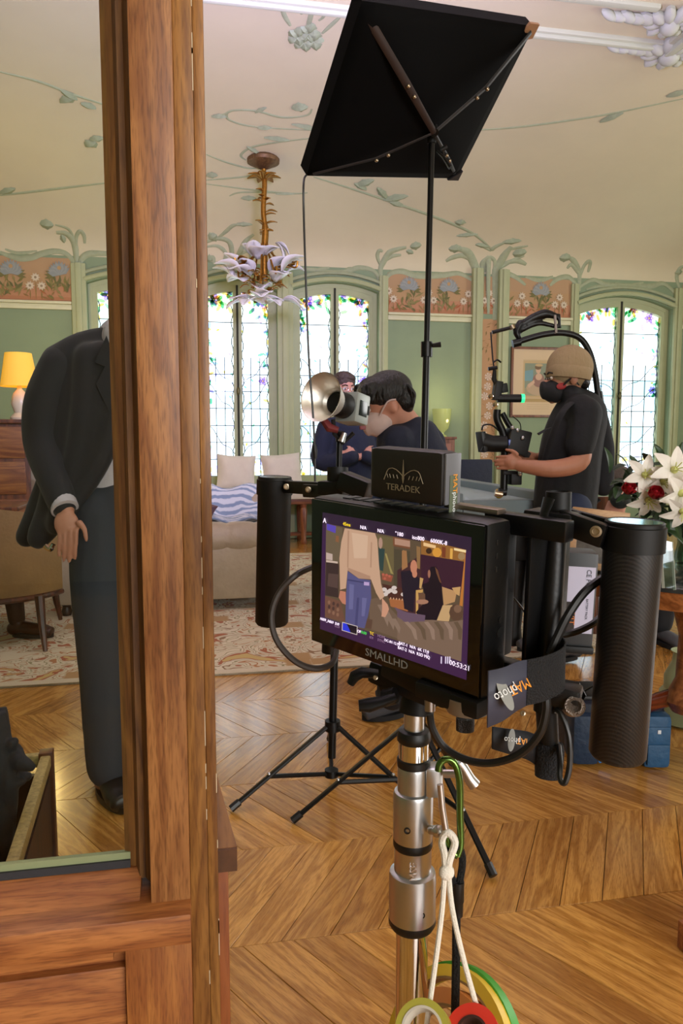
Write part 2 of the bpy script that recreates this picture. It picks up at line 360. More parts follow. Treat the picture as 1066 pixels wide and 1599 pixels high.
for (px, py) in ((465, 56), (482, 50), (474, 64), (490, 62)): leafs([(px, py, 16, 6, a) for a in (0, 72, 144, 216, 288)], 'petal')
# little stucco trees and garlands where cove and wall meet
for pts, w in [([(119, 425), (119, 400), (117, 384), (112, 372), (102, 364), (88, 363)], 6), ([(116, 380), (112, 365), (104, 356), (86, 351)], 3), ([(119, 392), (119, 370), (125, 361), (131, 368), (132, 380)], 4),
    ([(0, 394), (15, 400), (32, 404), (50, 402), (66, 396), (88, 392), (106, 398), (118, 416)], 6), ([(122, 416), (130, 402), (146, 396), (190, 398)], 6), ([(8, 389), (28, 395), (58, 392)], 3),
    ([(322, 385), (340, 384), (352, 395), (349, 408), (338, 410)], 4), ([(340, 372), (352, 362), (364, 352), (378, 350)], 4), ([(358, 430), (362, 400), (358, 378), (340, 372), (322, 378)], 5), ([(366, 425), (372, 400), (384, 376), (396, 366)], 5), ([(374, 398), (388, 392), (392, 405), (384, 412)], 4), ([(323, 405), (332, 402), (334, 412)], 4), ([(345, 415), (352, 420), (362, 432)], 6),
    ([(595, 440), (594, 420), (599, 408), (608, 394), (620, 389), (634, 386)], 6), ([(594, 415), (589, 400), (592, 391), (597, 393)], 4), ([(600, 408), (612, 400), (626, 398)], 4), ([(594, 440), (583, 423), (560, 418), (538, 425), (512, 425), (488, 421), (468, 420)], 5), ([(536, 426), (545, 420), (556, 422)], 4), ([(490, 424), (500, 420), (514, 418)], 3),
    ([(599, 440), (610, 427), (628, 424), (652, 431), (690, 430), (716, 427), (738, 438)], 6), ([(650, 426), (670, 431), (694, 428)], 3),
    ([(745, 500), (745, 434), (738, 408), (727, 391), (711, 388)], 8), ([(738, 408), (722, 399), (706, 402), (696, 408)], 5), ([(752, 500), (752, 428), (753, 410), (763, 400)], 5), ([(772, 500), (773, 428), (780, 411), (790, 394), (798, 385)], 8), ([(762, 490), (763, 404), (769, 388), (787, 379)], 5), ([(766, 392), (754, 385), (742, 382)], 3), ([(779, 420), (797, 408), (818, 399)], 4), ([(785, 412), (806, 407), (821, 413)], 5), ([(790, 391), (806, 387), (824, 384)], 3), ([(757, 425), (757, 410), (764, 402), (772, 408), (771, 425)], 4),
    ([(776, 444), (787, 428), (803, 432), (820, 445)], 5), ([(820, 432), (842, 438), (863, 432)], 4), ([(858, 446), (871, 435), (888, 433), (902, 448)], 5),
    ([(904, 455), (904, 428), (899, 413), (892, 404), (882, 402)], 5), ([(903, 428), (893, 413), (885, 419)], 4), ([(905, 433), (911, 416), (918, 408), (921, 412), (918, 425)], 4), ([(905, 448), (925, 437), (948, 445), (981, 447), (1016, 447), (1036, 443), (1056, 460)], 5), ([(960, 442), (980, 446), (1004, 441)], 3), ([(1060, 450), (1056, 432), (1062, 418), (1070, 416)], 4), ([(915, 452), (935, 447), (950, 452)], 3)]: vine(pts, w * .78, 'stucco_stem', stucco)
leafs([(62, 349, 22, 6, -5), (96, 366, 14, 3, -70), (640, 385, 18, 5, 10), (634, 391, 12, 3, -20), (700, 388, 22, 5, 0), (800, 396, 22, 6, 8), (784, 378, 30, 4, 5), (742, 381, 22, 3, -10), (873, 402, 18, 5, 0), (366, 350, 28, 3, 0), (326, 373, 14, 6, 30), (322, 405, 10, 5, 0), (1058, 430, 10, 4, 80)], 'stucco_flower')
# ---- mouldings on the back wall
railm = mat('cream_green_moulding', '#c3c39a', .5, var=.04)
def panelwall(x0, x1):
    r = MB().box((x0, WY - .035, 2.61), (x1, WY, 2.67), .012).box((x0, WY - .055, 2.67), (x1, WY, 2.70), .008).box((x0, WY - .02, .86), (x1, WY, .92), .008).box((x0, WY - .02, 0), (x1, WY, .16), .01)
    r.build('picture_rail', railm, wall)
for a, b in ((-5, -1.36), (2.24, 3.29), (3.76, 4.62), (6.16, 7.6)): panelwall(a, b)
def post(x0, x1, z1=3.2, z0=0, d=.045):
    m = MB().box((x0, WY - d, z0), (x1, WY, z1), .012); w = x1 - x0
    if w > .1: m.box((x0 + w * .3, WY - d - .02, z0), (x1 - w * .3, WY - d + .005, z1), .01)
    m.build('wall_post', palegreen, wall)
for a, b in ((-1.36, -1.2), (-.16, 0), (.915, 1.10), (2.13, 2.24), (4.60, 4.70), (6.04, 6.16)): post(a, b, 3.12)
for a, b in ((3.29, 3.42), (3.63, 3.76)): post(a, b, 3.25, 0, .08)
# arched hood over each window
for (_, x0, x1, z0, sp, ri) in WINS:
    A = [Vector((lerp(x0 - .02, x1 + .02, k / 14), WY - .03, arch(lerp(x0, x1, k / 14), x0, x1, sp, ri) + .03)) for k in range(15)]
    MB().tube(A, .035, 8, True, .8).build('window_hood', palegreen, wall)
    MB().tube([a + Vector((0, .01, .075)) for a in A], .022, 8).build('window_hood', stucco, wall)
# ---- painted flower frieze
ink = printmat('frieze_paint', rough=.8)
def flower_frieze(x0, x1, z0=2.70, z1=3.17, unit=.5, off=.25):
    f = MB(); lay = [0]
    def yy_(y): lay[0] += 1; return y - lay[0] * .00002
    n = max(2, int((x1 - x0) / .1)); y = WY - .004
    bands = [(z0, '#a8744e'), (z0 + .05, '#b0805a'), (z0 + .16, '#aa8a5e'), (z0 + .3, '#a88a62'), (z1, '#a68660')]
    for (za, ca), (zb, cb) in zip(bands, bands[1:]): f.color(ca).flat([(x0, y, za), (x1, y, za), (x1, y, zb), (x0, y, zb)])
    def disc(cx, cz, r, c, yy, k=10, sq=1):
        yy = yy_(yy); f.color(c).flat([(min(x1, max(x0, cx + r * math.cos(t * 2 * math.pi / k))), yy, cz + r * sq * math.sin(t * 2 * math.pi / k)) for t in range(k)])
    def lf(cx, cz, l, w, a, c, yy):
        yy = yy_(yy); d = Vector((math.cos(R(a)), 0, math.sin(R(a)))); s = Vector((-d.z, 0, d.x)); p = Vector((cx, yy, cz)); q = [p, p + d * l * .5 + s * w, p + d * l, p + d * l * .5 - s * w]
        if all(x0 < v.x < x1 for v in q): f.color(c).flat(q)
    k = int((x0 - off) / unit) - 1
    while k * unit + off < x1 + .3:
        cx = k * unit + off; k += 1
        for j in range(22):
            a = random.uniform(15, 165); lf(cx + random.uniform(-.1, .1), z0 + random.uniform(.02, .2), random.uniform(.07, .14), .014, a, random.choice(['#6f6a34', '#7d7440', '#857a48', '#5f6034']), y - .002)
        for j in range(14): lf(cx + random.uniform(-.26, .26), z0 + random.uniform(.0, .12), random.uniform(.05, .1), .011, random.uniform(20, 160), random.choice(['#86683a', '#8a7440', '#a25c34']), y - .001)
        for j in (-1, 1):
            for t in range(3): lf(cx + j * .05, z0 + .27, .11, .018, 90 - j * (60 + 22 * t), '#6c6838', y - .002)
        for j in range(13): lf(cx, z0 + .28, .16 - .03 * abs(j - 6) / 6, .03, 12 + 13 * j, '#8f948a' if j % 2 else '#848b84', y - .003)
        disc(cx, z0 + .36, .022, '#a8895a', y - .004)
        for dx, dz in ((-.19, .16), (.19, .16), (-.25, .25), (-.31, .16)):
            if dx == -.31: continue
            cxx, czz = cx + dx, z0 + dz
            for t in range(9): lf(cxx, czz, .052, .013, t * 40, '#c3b596', y - .004)
            disc(cxx, czz, .03, '#c9bd9e', y - .005); disc(cxx, czz, .014, '#8b7a5e', y - .006)
            lf(cxx, z0 + .01, dz - .05, .006, 90, '#7a6c38', y - .001)
    f.build('frieze_print', ink, wall, smooth=False)
for a, b, o in ((-5, -1.36, .02), (2.24, 3.29, .5), (3.76, 4.62, .2), (6.16, 7.6, .3)): flower_frieze(a, b, off=o)
flower_frieze(3.42, 3.63, 2.72, 3.17, .5, .27)
# narrow painted strip between the two posts
f = MB(); y = WY - .004; f.color('#b08a5e').flat([(3.42, y, .9), (3.63, y, .9), (3.63, y, 2.66), (3.42, y, 2.66)])
for j in range(60):
    cx = random.uniform(3.45, 3.6); cz = random.uniform(.95, 2.6); a = random.uniform(0, 6.3); l = .04
    f.color(random.choice(['#8a6a3c', '#947848', '#7c6a3c'])).flat([(cx, y - .001, cz), (cx + l * math.cos(a) - .01, y - .001, cz + l * math.sin(a)), (cx + 1.5 * l * math.cos(a), y - .001, cz + 1.5 * l * math.sin(a)), (cx + l * math.cos(a) + .01, y - .001, cz + l * math.sin(a) - .01)])
for j in range(9):
    cx = 3.525 + random.uniform(-.05, .05); cz = 1.0 + j * .12
    for t in range(7):
        a = t * .9; f.color('#c8b8a0').flat([(cx, y - .002, cz), (cx + .05 * math.cos(a - .3), y - .002, cz + .05 * math.sin(a - .3)), (cx + .05 * math.cos(a + .3), y - .002, cz + .05 * math.sin(a + .3))])
f.build('painted_strip', ink, wall, smooth=False)
# ---- leaded windows
gm = bpy.data.materials.new('stained_glass'); gm.use_nodes = True; nt = gm.node_tree; nt.nodes.remove(nt.nodes['Principled BSDF'])
ga = nt.nodes.new('ShaderNodeAttribute'); ga.attribute_name = 'ink'; gt = nt.nodes.new('ShaderNodeBsdfTransparent'); nt.links.new(ga.outputs[0], gt.inputs[0]); nt.links.new(gt.outputs[0], nt.nodes['Material Output'].inputs[0])
clear = [glassmat('clear_pane_%d' % i, c, .03, .1) for i, c in enumerate(('#f4fbff', '#dff0f4', '#cfe4ea'))]
lead = mat('lead_came', '#5a7478', .5, .2)
seam = mat('dark_seam', '#2c2e20', .8)
def ring(mb, o, i, y0, y1):
    n = len(o)
    F = lambda L, y: [(x, y, z) for x, z in L]
    mb.strip(F(o, y0), F(i, y0), True).strip(F(i, y1), F(o, y1), True).strip(F(i, y0), F(i, y1), True).strip(F(o, y1), F(o, y0), True)
for wi, (nm, x0, x1, z0, sp, ri) in enumerate(WINS):
    gy = WY + .14; full = (x0, x1, sp, ri)
    def outl(a, b, zb, dt, n=8): return [(a, zb), (b, zb)] + [(lerp(b, a, k / n), arch(lerp(b, a, k / n), *full) - dt) for k in range(n + 1)]
    m = MB(); ring(m, outl(x0, x1, z0, 0, 12), outl(x0 + .05, x1 - .05, z0 + .05, .05, 12), gy - .05, gy + .06)
    win = struct(m, 'window_%d' % (wi + 1), palegreen, smooth=False)
    MB().box((x0 - .03, WY - .08, z0 - .04), (x1 + .03, WY + .12, z0 + .003), .01).build('window_sill', palegreen, win)
    xm = (x0 + x1) / 2
    MB().box((xm - .012, gy - .055, z0 + .05), (xm + .012, gy - .03, sp + ri - .05)).build('casement_gap_shade', seam, win, smooth=False)  # dark strip drawn in as the shaded gap between the two casements
    MB().cyl((xm, gy - .08, 1.75), (xm, gy - .05, 1.75), .02, .02, 10).ell((xm, gy - .085, 1.75), (.02, .012, .05)).build('window_handle', mat('bronze', '#5a5636', .4, .6), win)
    for side in (0, 1):
        a, b = ((x0 + .05, xm - .004) if side == 0 else (xm + .004, x1 - .05))
        fr = .045; m = MB(); ring(m, outl(a, b, z0 + .05, .05), outl(a + fr, b - fr, z0 + .13, .05 + .07), gy - .045, gy + .03)
        sash = m.build('casement', palegreen, win, smooth=False)
        ga_, gb = a + fr, b - fr; gz = z0 + .13; gtop = lambda x: arch(x, *full) - .12
        nc, rh = 3, .2; pw = (gb - ga_) / nc; zlow = min(gtop(ga_), gtop(gb)); nr = int((zlow - gz - .12) / rh)
        q = MB().box((-pw / 2 + .004, -.002, -rh / 2 + .004), (pw / 2 - .004, .002, rh / 2 - .004)); mes = []
        for cm in clear:
            me = bpy.data.meshes.new('pane'); me.from_pydata([tuple(v) for v in q.v], [], q.f); me.materials.append(cm); mes.append(me)
        ld = MB()
        for r in range(nr):
            for c in range(nc):
                cx, cz = ga_ + (c + .5) * pw, gz + (r + .5) * rh
                o = bpy.data.objects.new('pane', mes[random.choice((0, 0, 1, 2)) if 2 <= r <= 5 else 0]); o.location = Vector((cx, gy, cz)) - ORG[win]; link(o, sash); ORG[o] = ORG[win]
        for r in range(nr + 1): 
            if r < 7 or r == nr: ld.box((ga_, gy - .004, gz + r * rh - .005), (gb, gy + .004, gz + r * rh + .005))
        for c in range(1, nc):
            ld.box((ga_ + c * pw - .005, gy - .004, gz), (ga_ + c * pw + .005, gy + .004, gz + min(7, nr) * rh))
        # sinuous diagonal cames
        for zz in (gz + .25, gz + .75, gz + 1.05):
            L = [(ga_ + (gb - ga_) * t, gy - .002, zz + (.35 * t if side else .35 * (1 - t)) + .03 * math.sin(t * 9)) for t in [k / 9 for k in range(10)]]
            ld.tube(L, .005, 5)
        ld.tube([(ga_ + .01 + .012 * math.sin(z * 31), gy - .003, z) for z in [gz + k * .05 for k in range(int((zlow - gz) / .05))]], .006, 5)
        ld.tube([(gb - .01 + .012 * math.sin(z * 29), gy - .003, z) for z in [gz + k * .05 for k in range(int((zlow - gz) / .05))]], .006, 5)
        ld.build('lead_came', lead, sash, smooth=False)
        # arched head light above the lattice
        zt = gz + nr * rh
        hd = MB().color('#f2f6ee'); hp = [(ga_, gy, zt), (gb, gy, zt)] + [(lerp(gb, ga_, k / 8), gy, gtop(lerp(gb, ga_, k / 8))) for k in range(9)]; hd.flat(hp); hd.build('pane', gm, sash, smooth=False)
        # coloured flower border
        cg = MB(); rr = random.Random(wi * 10 + side); out = ga_ if side == 0 else gb; sgn = 1 if side == 0 else -1
        def blob(cx, cz, rx, rz, col, rot=0, k=8, dy=.006):
            P = []
            for t in range(k):
                an = t * 2 * math.pi / k; u, v_ = rx * math.cos(an), rz * math.sin(an); X = cx + u * math.cos(rot) - v_ * math.sin(rot); Z = cz + u * math.sin(rot) + v_ * math.cos(rot)
                X = min(gb, max(ga_, X)); P.append((X, gy - dy, min(gtop(X), max(gz, Z))))
            cg.color(col).flat(P)
        W_ = gb - ga_
        for t in range(22):
            u = rr.random(); cx = ga_ + W_ * u; cz = gtop(cx) - abs(rr.gauss(.02, .09)); blob(cx, cz, .05, .022, rr.choice(['#58a877', '#78be8e', '#5aa48a', '#98cc90', '#e0ae58', '#ecd07a', '#d0a060', '#b8a4d8', '#f0f0ea']), rr.uniform(0, 3), 6, .005 + t * .0001)
        for t in range(22):
            cz = zlow - .1 - rr.random() * (1.1 if nm != 'C' or side else .3); cx = out + sgn * abs(rr.gauss(.0, .04)); blob(cx, cz, .04, .018, rr.choice(['#78bc94', '#9ccfae', '#68b08c', '#b0a0dc', '#e2c070', '#a4c0e4', '#f0f0ea']), rr.uniform(0, 3), 6, .005 + t * .0001)
        for t in range(16): blob(ga_ + W_ * rr.random(), gz + abs(rr.gauss(0, .14)), .035, .02, rr.choice(['#e6cc80', '#efe09a', '#a8d4b0', '#c8bee6', '#dccfee']), rr.uniform(0, 3), 6, .005 + t * .0001)
        for t in range(10): blob(ga_ + W_ * rr.random(), gz + rr.uniform(.3, 1.9), .022, .012, rr.choice(['#cbb84a', '#8fb6d8', '#7fbf9a', '#b4a4da']), rr.uniform(0, 3), 6, .005)
        cg.build('coloured_glass', gm, sash, smooth=False, kind='stuff')
        fl = [(out + sgn * W_ * .3, zlow - .02, .07), (ga_ + W_ * .5 + (.12 * sgn), zlow + .08, .05)] + ([(out + sgn * .07, zlow - .95, .055)] if side else [])
        for (cx, cz, r) in fl:
            cg = MB()
            for t in range(6): blob(cx + r * .55 * math.cos(t * 1.05), cz + r * .55 * math.sin(t * 1.05), r * .5, r * .36, '#9a7ccc' if t % 2 else '#ac94d8', t * 1.05, 7, .012 + .0003 * t)
            blob(cx, cz, r * .3, r * .3, '#f0c080', 0, 7, .016)
            cg.build('glass_flower', gm, sash, smooth=False)
# ================================================================== GLAZED PARTITION BESIDE THE CAMERA
wmain = wood('partition_wood', '#7e4d28', '#a5703f', 'Z', 2.2, .45, .36, ringy=.7)
wside = wood('partition_edge_wood', '#75491f', '#9c6c34', 'Z', 2.0, .45, .3, ringy=.7)
wshade = wood('partition_bead_shaded_wood', '#583614', '#7d5424', 'Z', 2.0, .65, .2, ringy=.7)  # darker wood paints in the shade on the recessed bead
wrail = wood('partition_rail_wood', '#8c5026', '#b3723c', 'X', 2.0, .45, .3, ringy=.7)
PX = lambda p, y, py=800: PY(p, py, y).x
x0, x1, x2, x3, x4 = [PX(p, 1.0) for p in (186, 220, 285, 314, 331)]
zr1 = PY(298, 1428, .955).z; zr0 = PY(298, 1474, .955).z; XL = -1.3
part = MB().box((x1, .99, zr1 - .01), (x2, 1.07, 3.3), .003)
part = struct(part, 'wall_partition', wmain)
MB().box((x2, 1.0, 0), (x3, 1.09, 3.3), .002).build('door_stile', wside, part)
MB().box((x3, 1.012, 0), (x4, 1.11, 3.3), .003).build('door_stop', wside, part)
m = MB().prism([(x1 + .001, 1.015, zr1 + .012), (x1 + .001, 1.07, zr1 + .012), (x0 - .012, 1.07, zr1 + .012), (x0 - .012, 1.055, zr1 + .012), (x0 + .004, 1.048, zr1 + .012), (x0 + .010, 1.032, zr1 + .012), (x0 + .018, 1.034, zr1 + .012), (x0 + .022, 1.026, zr1 + .012)], (0, 0, 2.7))
m.build('glazing_bead', wshade, part, angle=25)
xr = PX(298, .955, 1440)
MB().box((XL, .955, zr0), (xr, 1.06, zr1), .0025).build('rail', wrail, part)
zs = PY(150, 1400, 1.0).z
MB().prism([(XL, .99, zr1 - .004), (XL, 1.045, zr1 + .022), (XL, 1.07, zr1 + .022), (XL, 1.07, zr1 - .02), (XL, .99, zr1 - .02)], (x0 + .012 - XL, 0, 0)).build('sill', wrail, part, smooth=False)
MB().box((XL, 1.046, zr1 + .020), (x0 - .004, 1.05, zr1 + .033)).build('shaded_gap', mat('gap_shade', '#2c2c30', .7), part, smooth=False)  # dark strip painted in as the shaded gap below the glass
MB().box((XL, 1.05, zr1 + .031), (x0 - .004, 1.058, zr1 + .043)).build('edge_reflection', mat('pale_green_edge_reflection', '#8d9670', .3), part, smooth=False)  # pale green strip paints in the reflection along the glass edge
MB().box((PX(196, .985, 1520), .985, 0), (x2, 1.05, zr0), .002).build('lower_stile', wood('partition_stile_wood', '#8c5024', '#ad6e34', 'Z', 2.0, .45, .3, ringy=.7), part)
xs_ = PX(196, .985, 1520)
MB().box((XL, .992, zr0 - .036), (xs_ - .016, 1.04, zr0 + .001), .002).build('inner_rail', wrail, part)
MB().box((XL, 1.012, .3), (xs_, 1.03, zr0 - .03)).box((XL, .998, .3), (xs_ - .001, 1.02, zr0 - .052), .004).build('lower_panel', wrail, part)
MB().box((XL, .985, .06), (xs_, 1.05, .3), .003).build('bottom_rail', wrail, part)
MB().box((XL, 1.052, zr1 + .02), (x0 + .004, 1.056, 3.2)).build('glass_pane', glassmat('partition_glass', '#f4f8f4', .014, .01), part, smooth=False)
chp = MB(); rc = random.Random(4)
for k in range(22):
    z = rc.uniform(.35, 2.0); l = rc.uniform(.004, .03) * (1 if k % 4 else 2); ex = rc.choice((x3, x3, x4)); yy = 1.0115 if ex == x4 else .9995
    chp.box((ex - .0009, yy - .0004, z), (ex + .0002, yy + .0008, z + l))
chp.build('paint_chips', mat('chipped_paint', '#d8c4a4', .8), part, smooth=False, kind='stuff')
# capped ledge that runs back behind the post
zl = PY(370, 1322, 1.13).z; a = PY(370, 1322, 1.13); b = PZ(330, 1180, zl); c = PY(300, 1322, 1.13)
MB().prism([a, b, b + Vector((-.1, 0, 0)), Vector((c.x, 1.13, zl))], (0, 0, -.037)).build('ledge', wood('ledge_wood', '#7d5024', '#a87438', 'Y', 1, .4, .2, ringy=.7), part, smooth=False)
MB().box((PX(310, 1.13, 1340), 1.124, zl - .037), (a.x - .0005, 1.1305, zl - .0005)).build('ledge_end', mat('dark_end_face', '#5c3a22', .7, var=.25, vscale=40), part, smooth=False)  # end face darker than the rest of the ledge
MB().box((PX(320, 1.14, 1480), 1.135, 0), (PX(358, 1.14, 1480), 1.17, zl - .037), .002).build('jamb_board', wood('jamb_wood', '#8c4a22', '#b06a38', 'Z', 1, .42, .2, ringy=.7), part)
# ================================================================== MONITOR ON A STEEL STAND
blk = mat('black_anodised', '#060607', .4, .2, bump=.03, bscale=300)
blkm = mat('black_matte_plastic', '#070707', .55, spec=.35)
rubber = mat('black_rubber', '#0a0a0a', .45)
steel = mat('brushed_steel', '#c4c6c8', .32, 1, var=.05, vscale=40)
chrome = mat('chrome', '#dcdee0', .07, 1)
brass = mat('brass_bolt', '#b8a890', .3, 1)
MC = Vector((.149, .576, 1.077)); MM = rotm(2.28, 2.86, -56.14); MWd, MHt = .187, .135
def ml(u, y, v): return MC + MM @ Vector((u, y, v))
def mpix(px, py, off=0.0):
    """point of the monitor's front plane (pushed by off towards the viewer)"""
    n = MM @ Vector((0, 1, 0)); o = ml(0, -off, 0); v = ray(px, py); t = (o - CO).dot(n) / v.dot(n); return CO + v * t
TX = Matrix((MM @ Vector((1, 0, 0)), MM @ Vector((0, 0, 1)), MM @ Vector((0, -1, 0)))).transposed()
mon = thing('field_monitor', ml(0, .015, -MHt / 2), 'black field monitor showing a woman in a beige jumper, on a steel stand', 'monitor')
MB().obox(ml(0, .016, 0), (MWd, .032, MHt), MM, .006).build('housing', blk, mon)
g = MB().obox(ml(0, -.0008, 0), (MWd - .004, .002, MHt - .004), MM, .0009); g.build('front_glass', mat('screen_glass', '#050506', .06, spec=.6), mon)
vent = MB()
for k in range(9): vent.obox(ml(-.06 + k * .012, .018, MHt / 2 + .0003), (.008, .016, .0012), MM)
vent.build('vent_slots', rubber, mon, smooth=False)
for k, py_ in enumerate((847, 863, 880)): MB().obox(ml(MWd / 2, .012, .052 - .010 * k), (.0015, .0025, .0045), MM, .0005).build('side_button', rubber, mon)
MB().cyl(ml(MWd / 2 - .001, .02, -.018), ml(MWd / 2 + .0008, .02, -.018), .004, .004, 12).cyl(ml(MWd / 2 - .001, .02, -.008), ml(MWd / 2 + .0008, .02, -.008), .0025, .0025, 12).build('side_socket', rubber, mon)
# picture on the screen: flat print of what the photograph shows
A6 = lambda a, b: (480 + a / 5.5125, 770 + b / 5.5125)
B7 = lambda a, b: (620 + a / 5.511, 800 + b / 5.511)
sp_ = MB(); lay = [0]
def scr(c, pts, f=None):
    lay[0] += 1; sp_.color(c).flat([mpix(*(f(*p) if f else p), .0020 + lay[0] * .000006) for p in pts])
def scb(c, x, y, rx, ry, f, k=10): scr(c, [(x + rx * math.cos(t * 2 * math.pi / k), y + ry * math.sin(t * 2 * math.pi / k)) for t in range(k)], f)
scr('#3c1f45', [(503.6, 800), (736, 839), (728, 1062), (499.4, 982)])
scr('#2e1c34', [(503.6, 800), (736, 839), (735, 861), (503, 818)])
scr('#5e4c3a', [(509, 817.5), (727, 859), (720, 1033), (507, 964)])
scr('#6a5a46', [(160, 262), (300, 300), (290, 600), (155, 580)], A6); scr('#5a47b0', [(165, 262), (245, 285), (240, 345), (165, 315)], A6)
scr('#8a5a3c', [(245, 365), (270, 370), (268, 425), (240, 415)], A6); scr('#3a2a2a', [(160, 590), (268, 612), (265, 900), (152, 880)], A6); scr('#c0a89c', [(160, 510), (215, 525), (215, 580), (160, 570)], A6)
scr('#c8b0a0', [(160, 575), (260, 590), (260, 606), (160, 594)], A6); scr('#55403c', [(180, 690), (265, 700), (260, 820), (170, 800)], A6)
scr('#6e4a3c', [(150, 885), (285, 930), (325, 1110), (150, 1065)], A6)
for k in range(9): scb('#4c3430' if k % 2 else '#8a6450', 185 + (k * 37) % 110, 940 + (k * 53) % 120, 12, 18, A6, 7)
scr('#6a5c3e', [(600, 360), (740, 385), (745, 700), (620, 690)], A6); scr('#2e4240', [(610, 470), (665, 480), (650, 672), (615, 660)], A6); scr('#9a8a54', [(665, 520), (680, 520), (720, 650), (740, 700), (715, 690)], A6)
scb('#b08a78', 628, 430, 18, 50, A6); scr('#7a4c34', [(735, 375), (882, 402), (882, 482), (735, 455)], A6); scr('#b48a74', [(750, 388), (882, 412), (882, 465), (750, 442)], A6)
scr('#4e4434', [(745, 480), (882, 500), (882, 900), (740, 830)], A6); scr('#a8784c', [(820, 490), (850, 500), (860, 640), (810, 640)], A6)
scr('#43252a', [(0, 500), (210, 360), (205, 900), (0, 830)], B7); scr('#a07048', [(40, 330), (80, 330), (90, 470), (40, 500)], B7); scr('#8f6a44', [(165, 290), (200, 300), (195, 490), (170, 480)], B7)
scr('#94622f', [(205, 232), (592, 322), (585, 425), (205, 362)], B7); scr('#3a1a2c', [(208, 362), (580, 427), (545, 690), (205, 640)], B7); scr('#bc7434', [(575, 425), (590, 330), (562, 810), (535, 800)], B7)
scr('#ecc088', [(225, 258), (332, 285), (330, 312), (225, 288)], B7); scb('#3a2418', 272, 332, 26, 26, B7); scb('#d8963c', 342, 345, 40, 42, B7); scr('#7a3c24', [(385, 295), (418, 300), (415, 392), (385, 385)], B7); scr('#e0a850', [(455, 310), (478, 312), (475, 402), (452, 398)], B7)
scr('#f6d8a0', [(488, 306), (592, 326), (590, 348), (488, 326)], B7); scb('#a08058', 553, 378, 32, 34, B7)
scr('#96503c', [(640, 690), (735, 712), (720, 765), (640, 745)], A6)
for (x, y) in ((650, 700), (680, 705), (705, 715), (665, 735)): scb('#b8604c', x, y, 12, 12, A6, 7)
scr('#4c2a24', [(640, 780), (882, 830), (880, 930), (700, 905)], A6)
for (x, y) in ((660, 830), (690, 850), (715, 838), (745, 815), (750, 850), (825, 872), (670, 870)): scb('#d4c4bc', x, y, 24, 18, A6, 8)
scr('#a5643c', [(700, 908), (872, 925), (862, 1020), (715, 975)], A6)
for k in range(7): scb('#c89878', 715 + k * 25, 905 + k * 3, 6, 10, A6, 6)
scr('#1e1626', [(30, 510), (110, 500), (200, 580), (190, 640), (150, 700), (140, 860), (60, 830), (40, 640)], B7); scb('#c48064', 142, 470, 30, 62, B7); scb('#c48064', 150, 530, 22, 34, B7)
scr('#c49a60', [(195, 560), (225, 570), (205, 660), (190, 650)], B7); scr('#c89a58', [(160, 670), (222, 664), (218, 690), (185, 694), (178, 882), (160, 880)], B7)
scr('#bc8e60', [(385, 640), (512, 682), (495, 770), (400, 800)], B7); scr('#c49e70', [(340, 800), (475, 798), (445, 938), (340, 935)], B7); scr('#c89a64', [(470, 650), (545, 640), (535, 720), (500, 700)], B7)
scr('#180c1a', [(285, 470), (335, 465), (372, 560), (395, 790), (340, 930), (200, 922), (160, 860), (245, 760), (215, 620), (270, 600)], B7); scr('#6e4630', [(325, 468), (350, 500), (380, 610), (365, 600), (335, 520)], B7); scb('#a06a54', 274, 530, 12, 36, B7)
scb('#a87860', 215, 770, 55, 22, B7); scr('#6a4a38', [(180, 690), (240, 700), (240, 750), (185, 750)], B7)
scr('#6e5848', [(545, 912), (600, 900), (660, 930), (720, 1000), (790, 1075), (850, 1110), (880, 1290), (700, 1225), (540, 1170), (530, 1000)], A6)
scr('#7a6252', [(20, 880), (65, 945), (160, 930), (300, 925), (460, 942), (566, 925), (550, 1285), (230, 1175), (0, 1095), (0, 880)], B7)
scr('#675062', [(745, 980), (882, 1040), (882, 1130), (820, 1100)], A6); scr('#675062', [(0, 838), (110, 865), (242, 885), (236, 938), (80, 945), (0, 900)], B7)
scb('#5a4032', 508, 862, 62, 74, B7); scb('#7c5c48', 520, 830, 34, 36, B7)
for k in range(6): scr('#927868' if k % 2 == 0 else '#64503f', [(60 + 85 * k, 945), (95 + 85 * k, 940), (160 + 80 * k, 1010), (175 + 75 * k, 1100), (150 + 75 * k, 1090), (120 + 80 * k, 1010)], B7)
for k in range(3): scr('#887060', [(600 + 60 * k, 960 + 60 * k), (640 + 60 * k, 960 + 60 * k), (700 + 50 * k, 1080 + 40 * k), (690 + 50 * k, 1150 + 30 * k), (650 + 50 * k, 1060 + 40 * k)], A6)
scr('#5c4236', [(500, 1080), (560, 1090), (550, 1170), (500, 1160)], A6)
scr('#c8a084', [(320, 302), (580, 345), (600, 400), (615, 620), (632, 780), (662, 890), (625, 920), (590, 860), (545, 742), (440, 735), (345, 665), (330, 820), (280, 832), (274, 560), (290, 420)], A6)
scr('#b28a70', [(345, 320), (360, 325), (352, 640), (340, 640)], A6); scr('#b28a70', [(545, 420), (556, 425), (550, 640), (538, 640)], A6); scr('#b08870', [(345, 640), (540, 715), (540, 742), (440, 735), (345, 665)], A6); scr('#d4b094', [(380, 340), (520, 365), (510, 560), (400, 560)], A6)
scr('#c07c64', [(280, 840), (328, 850), (330, 960), (300, 950), (268, 900)], A6); scr('#cc9478', [(640, 900), (690, 960), (700, 1000), (685, 1040), (668, 1068), (636, 1062), (642, 990)], A6)
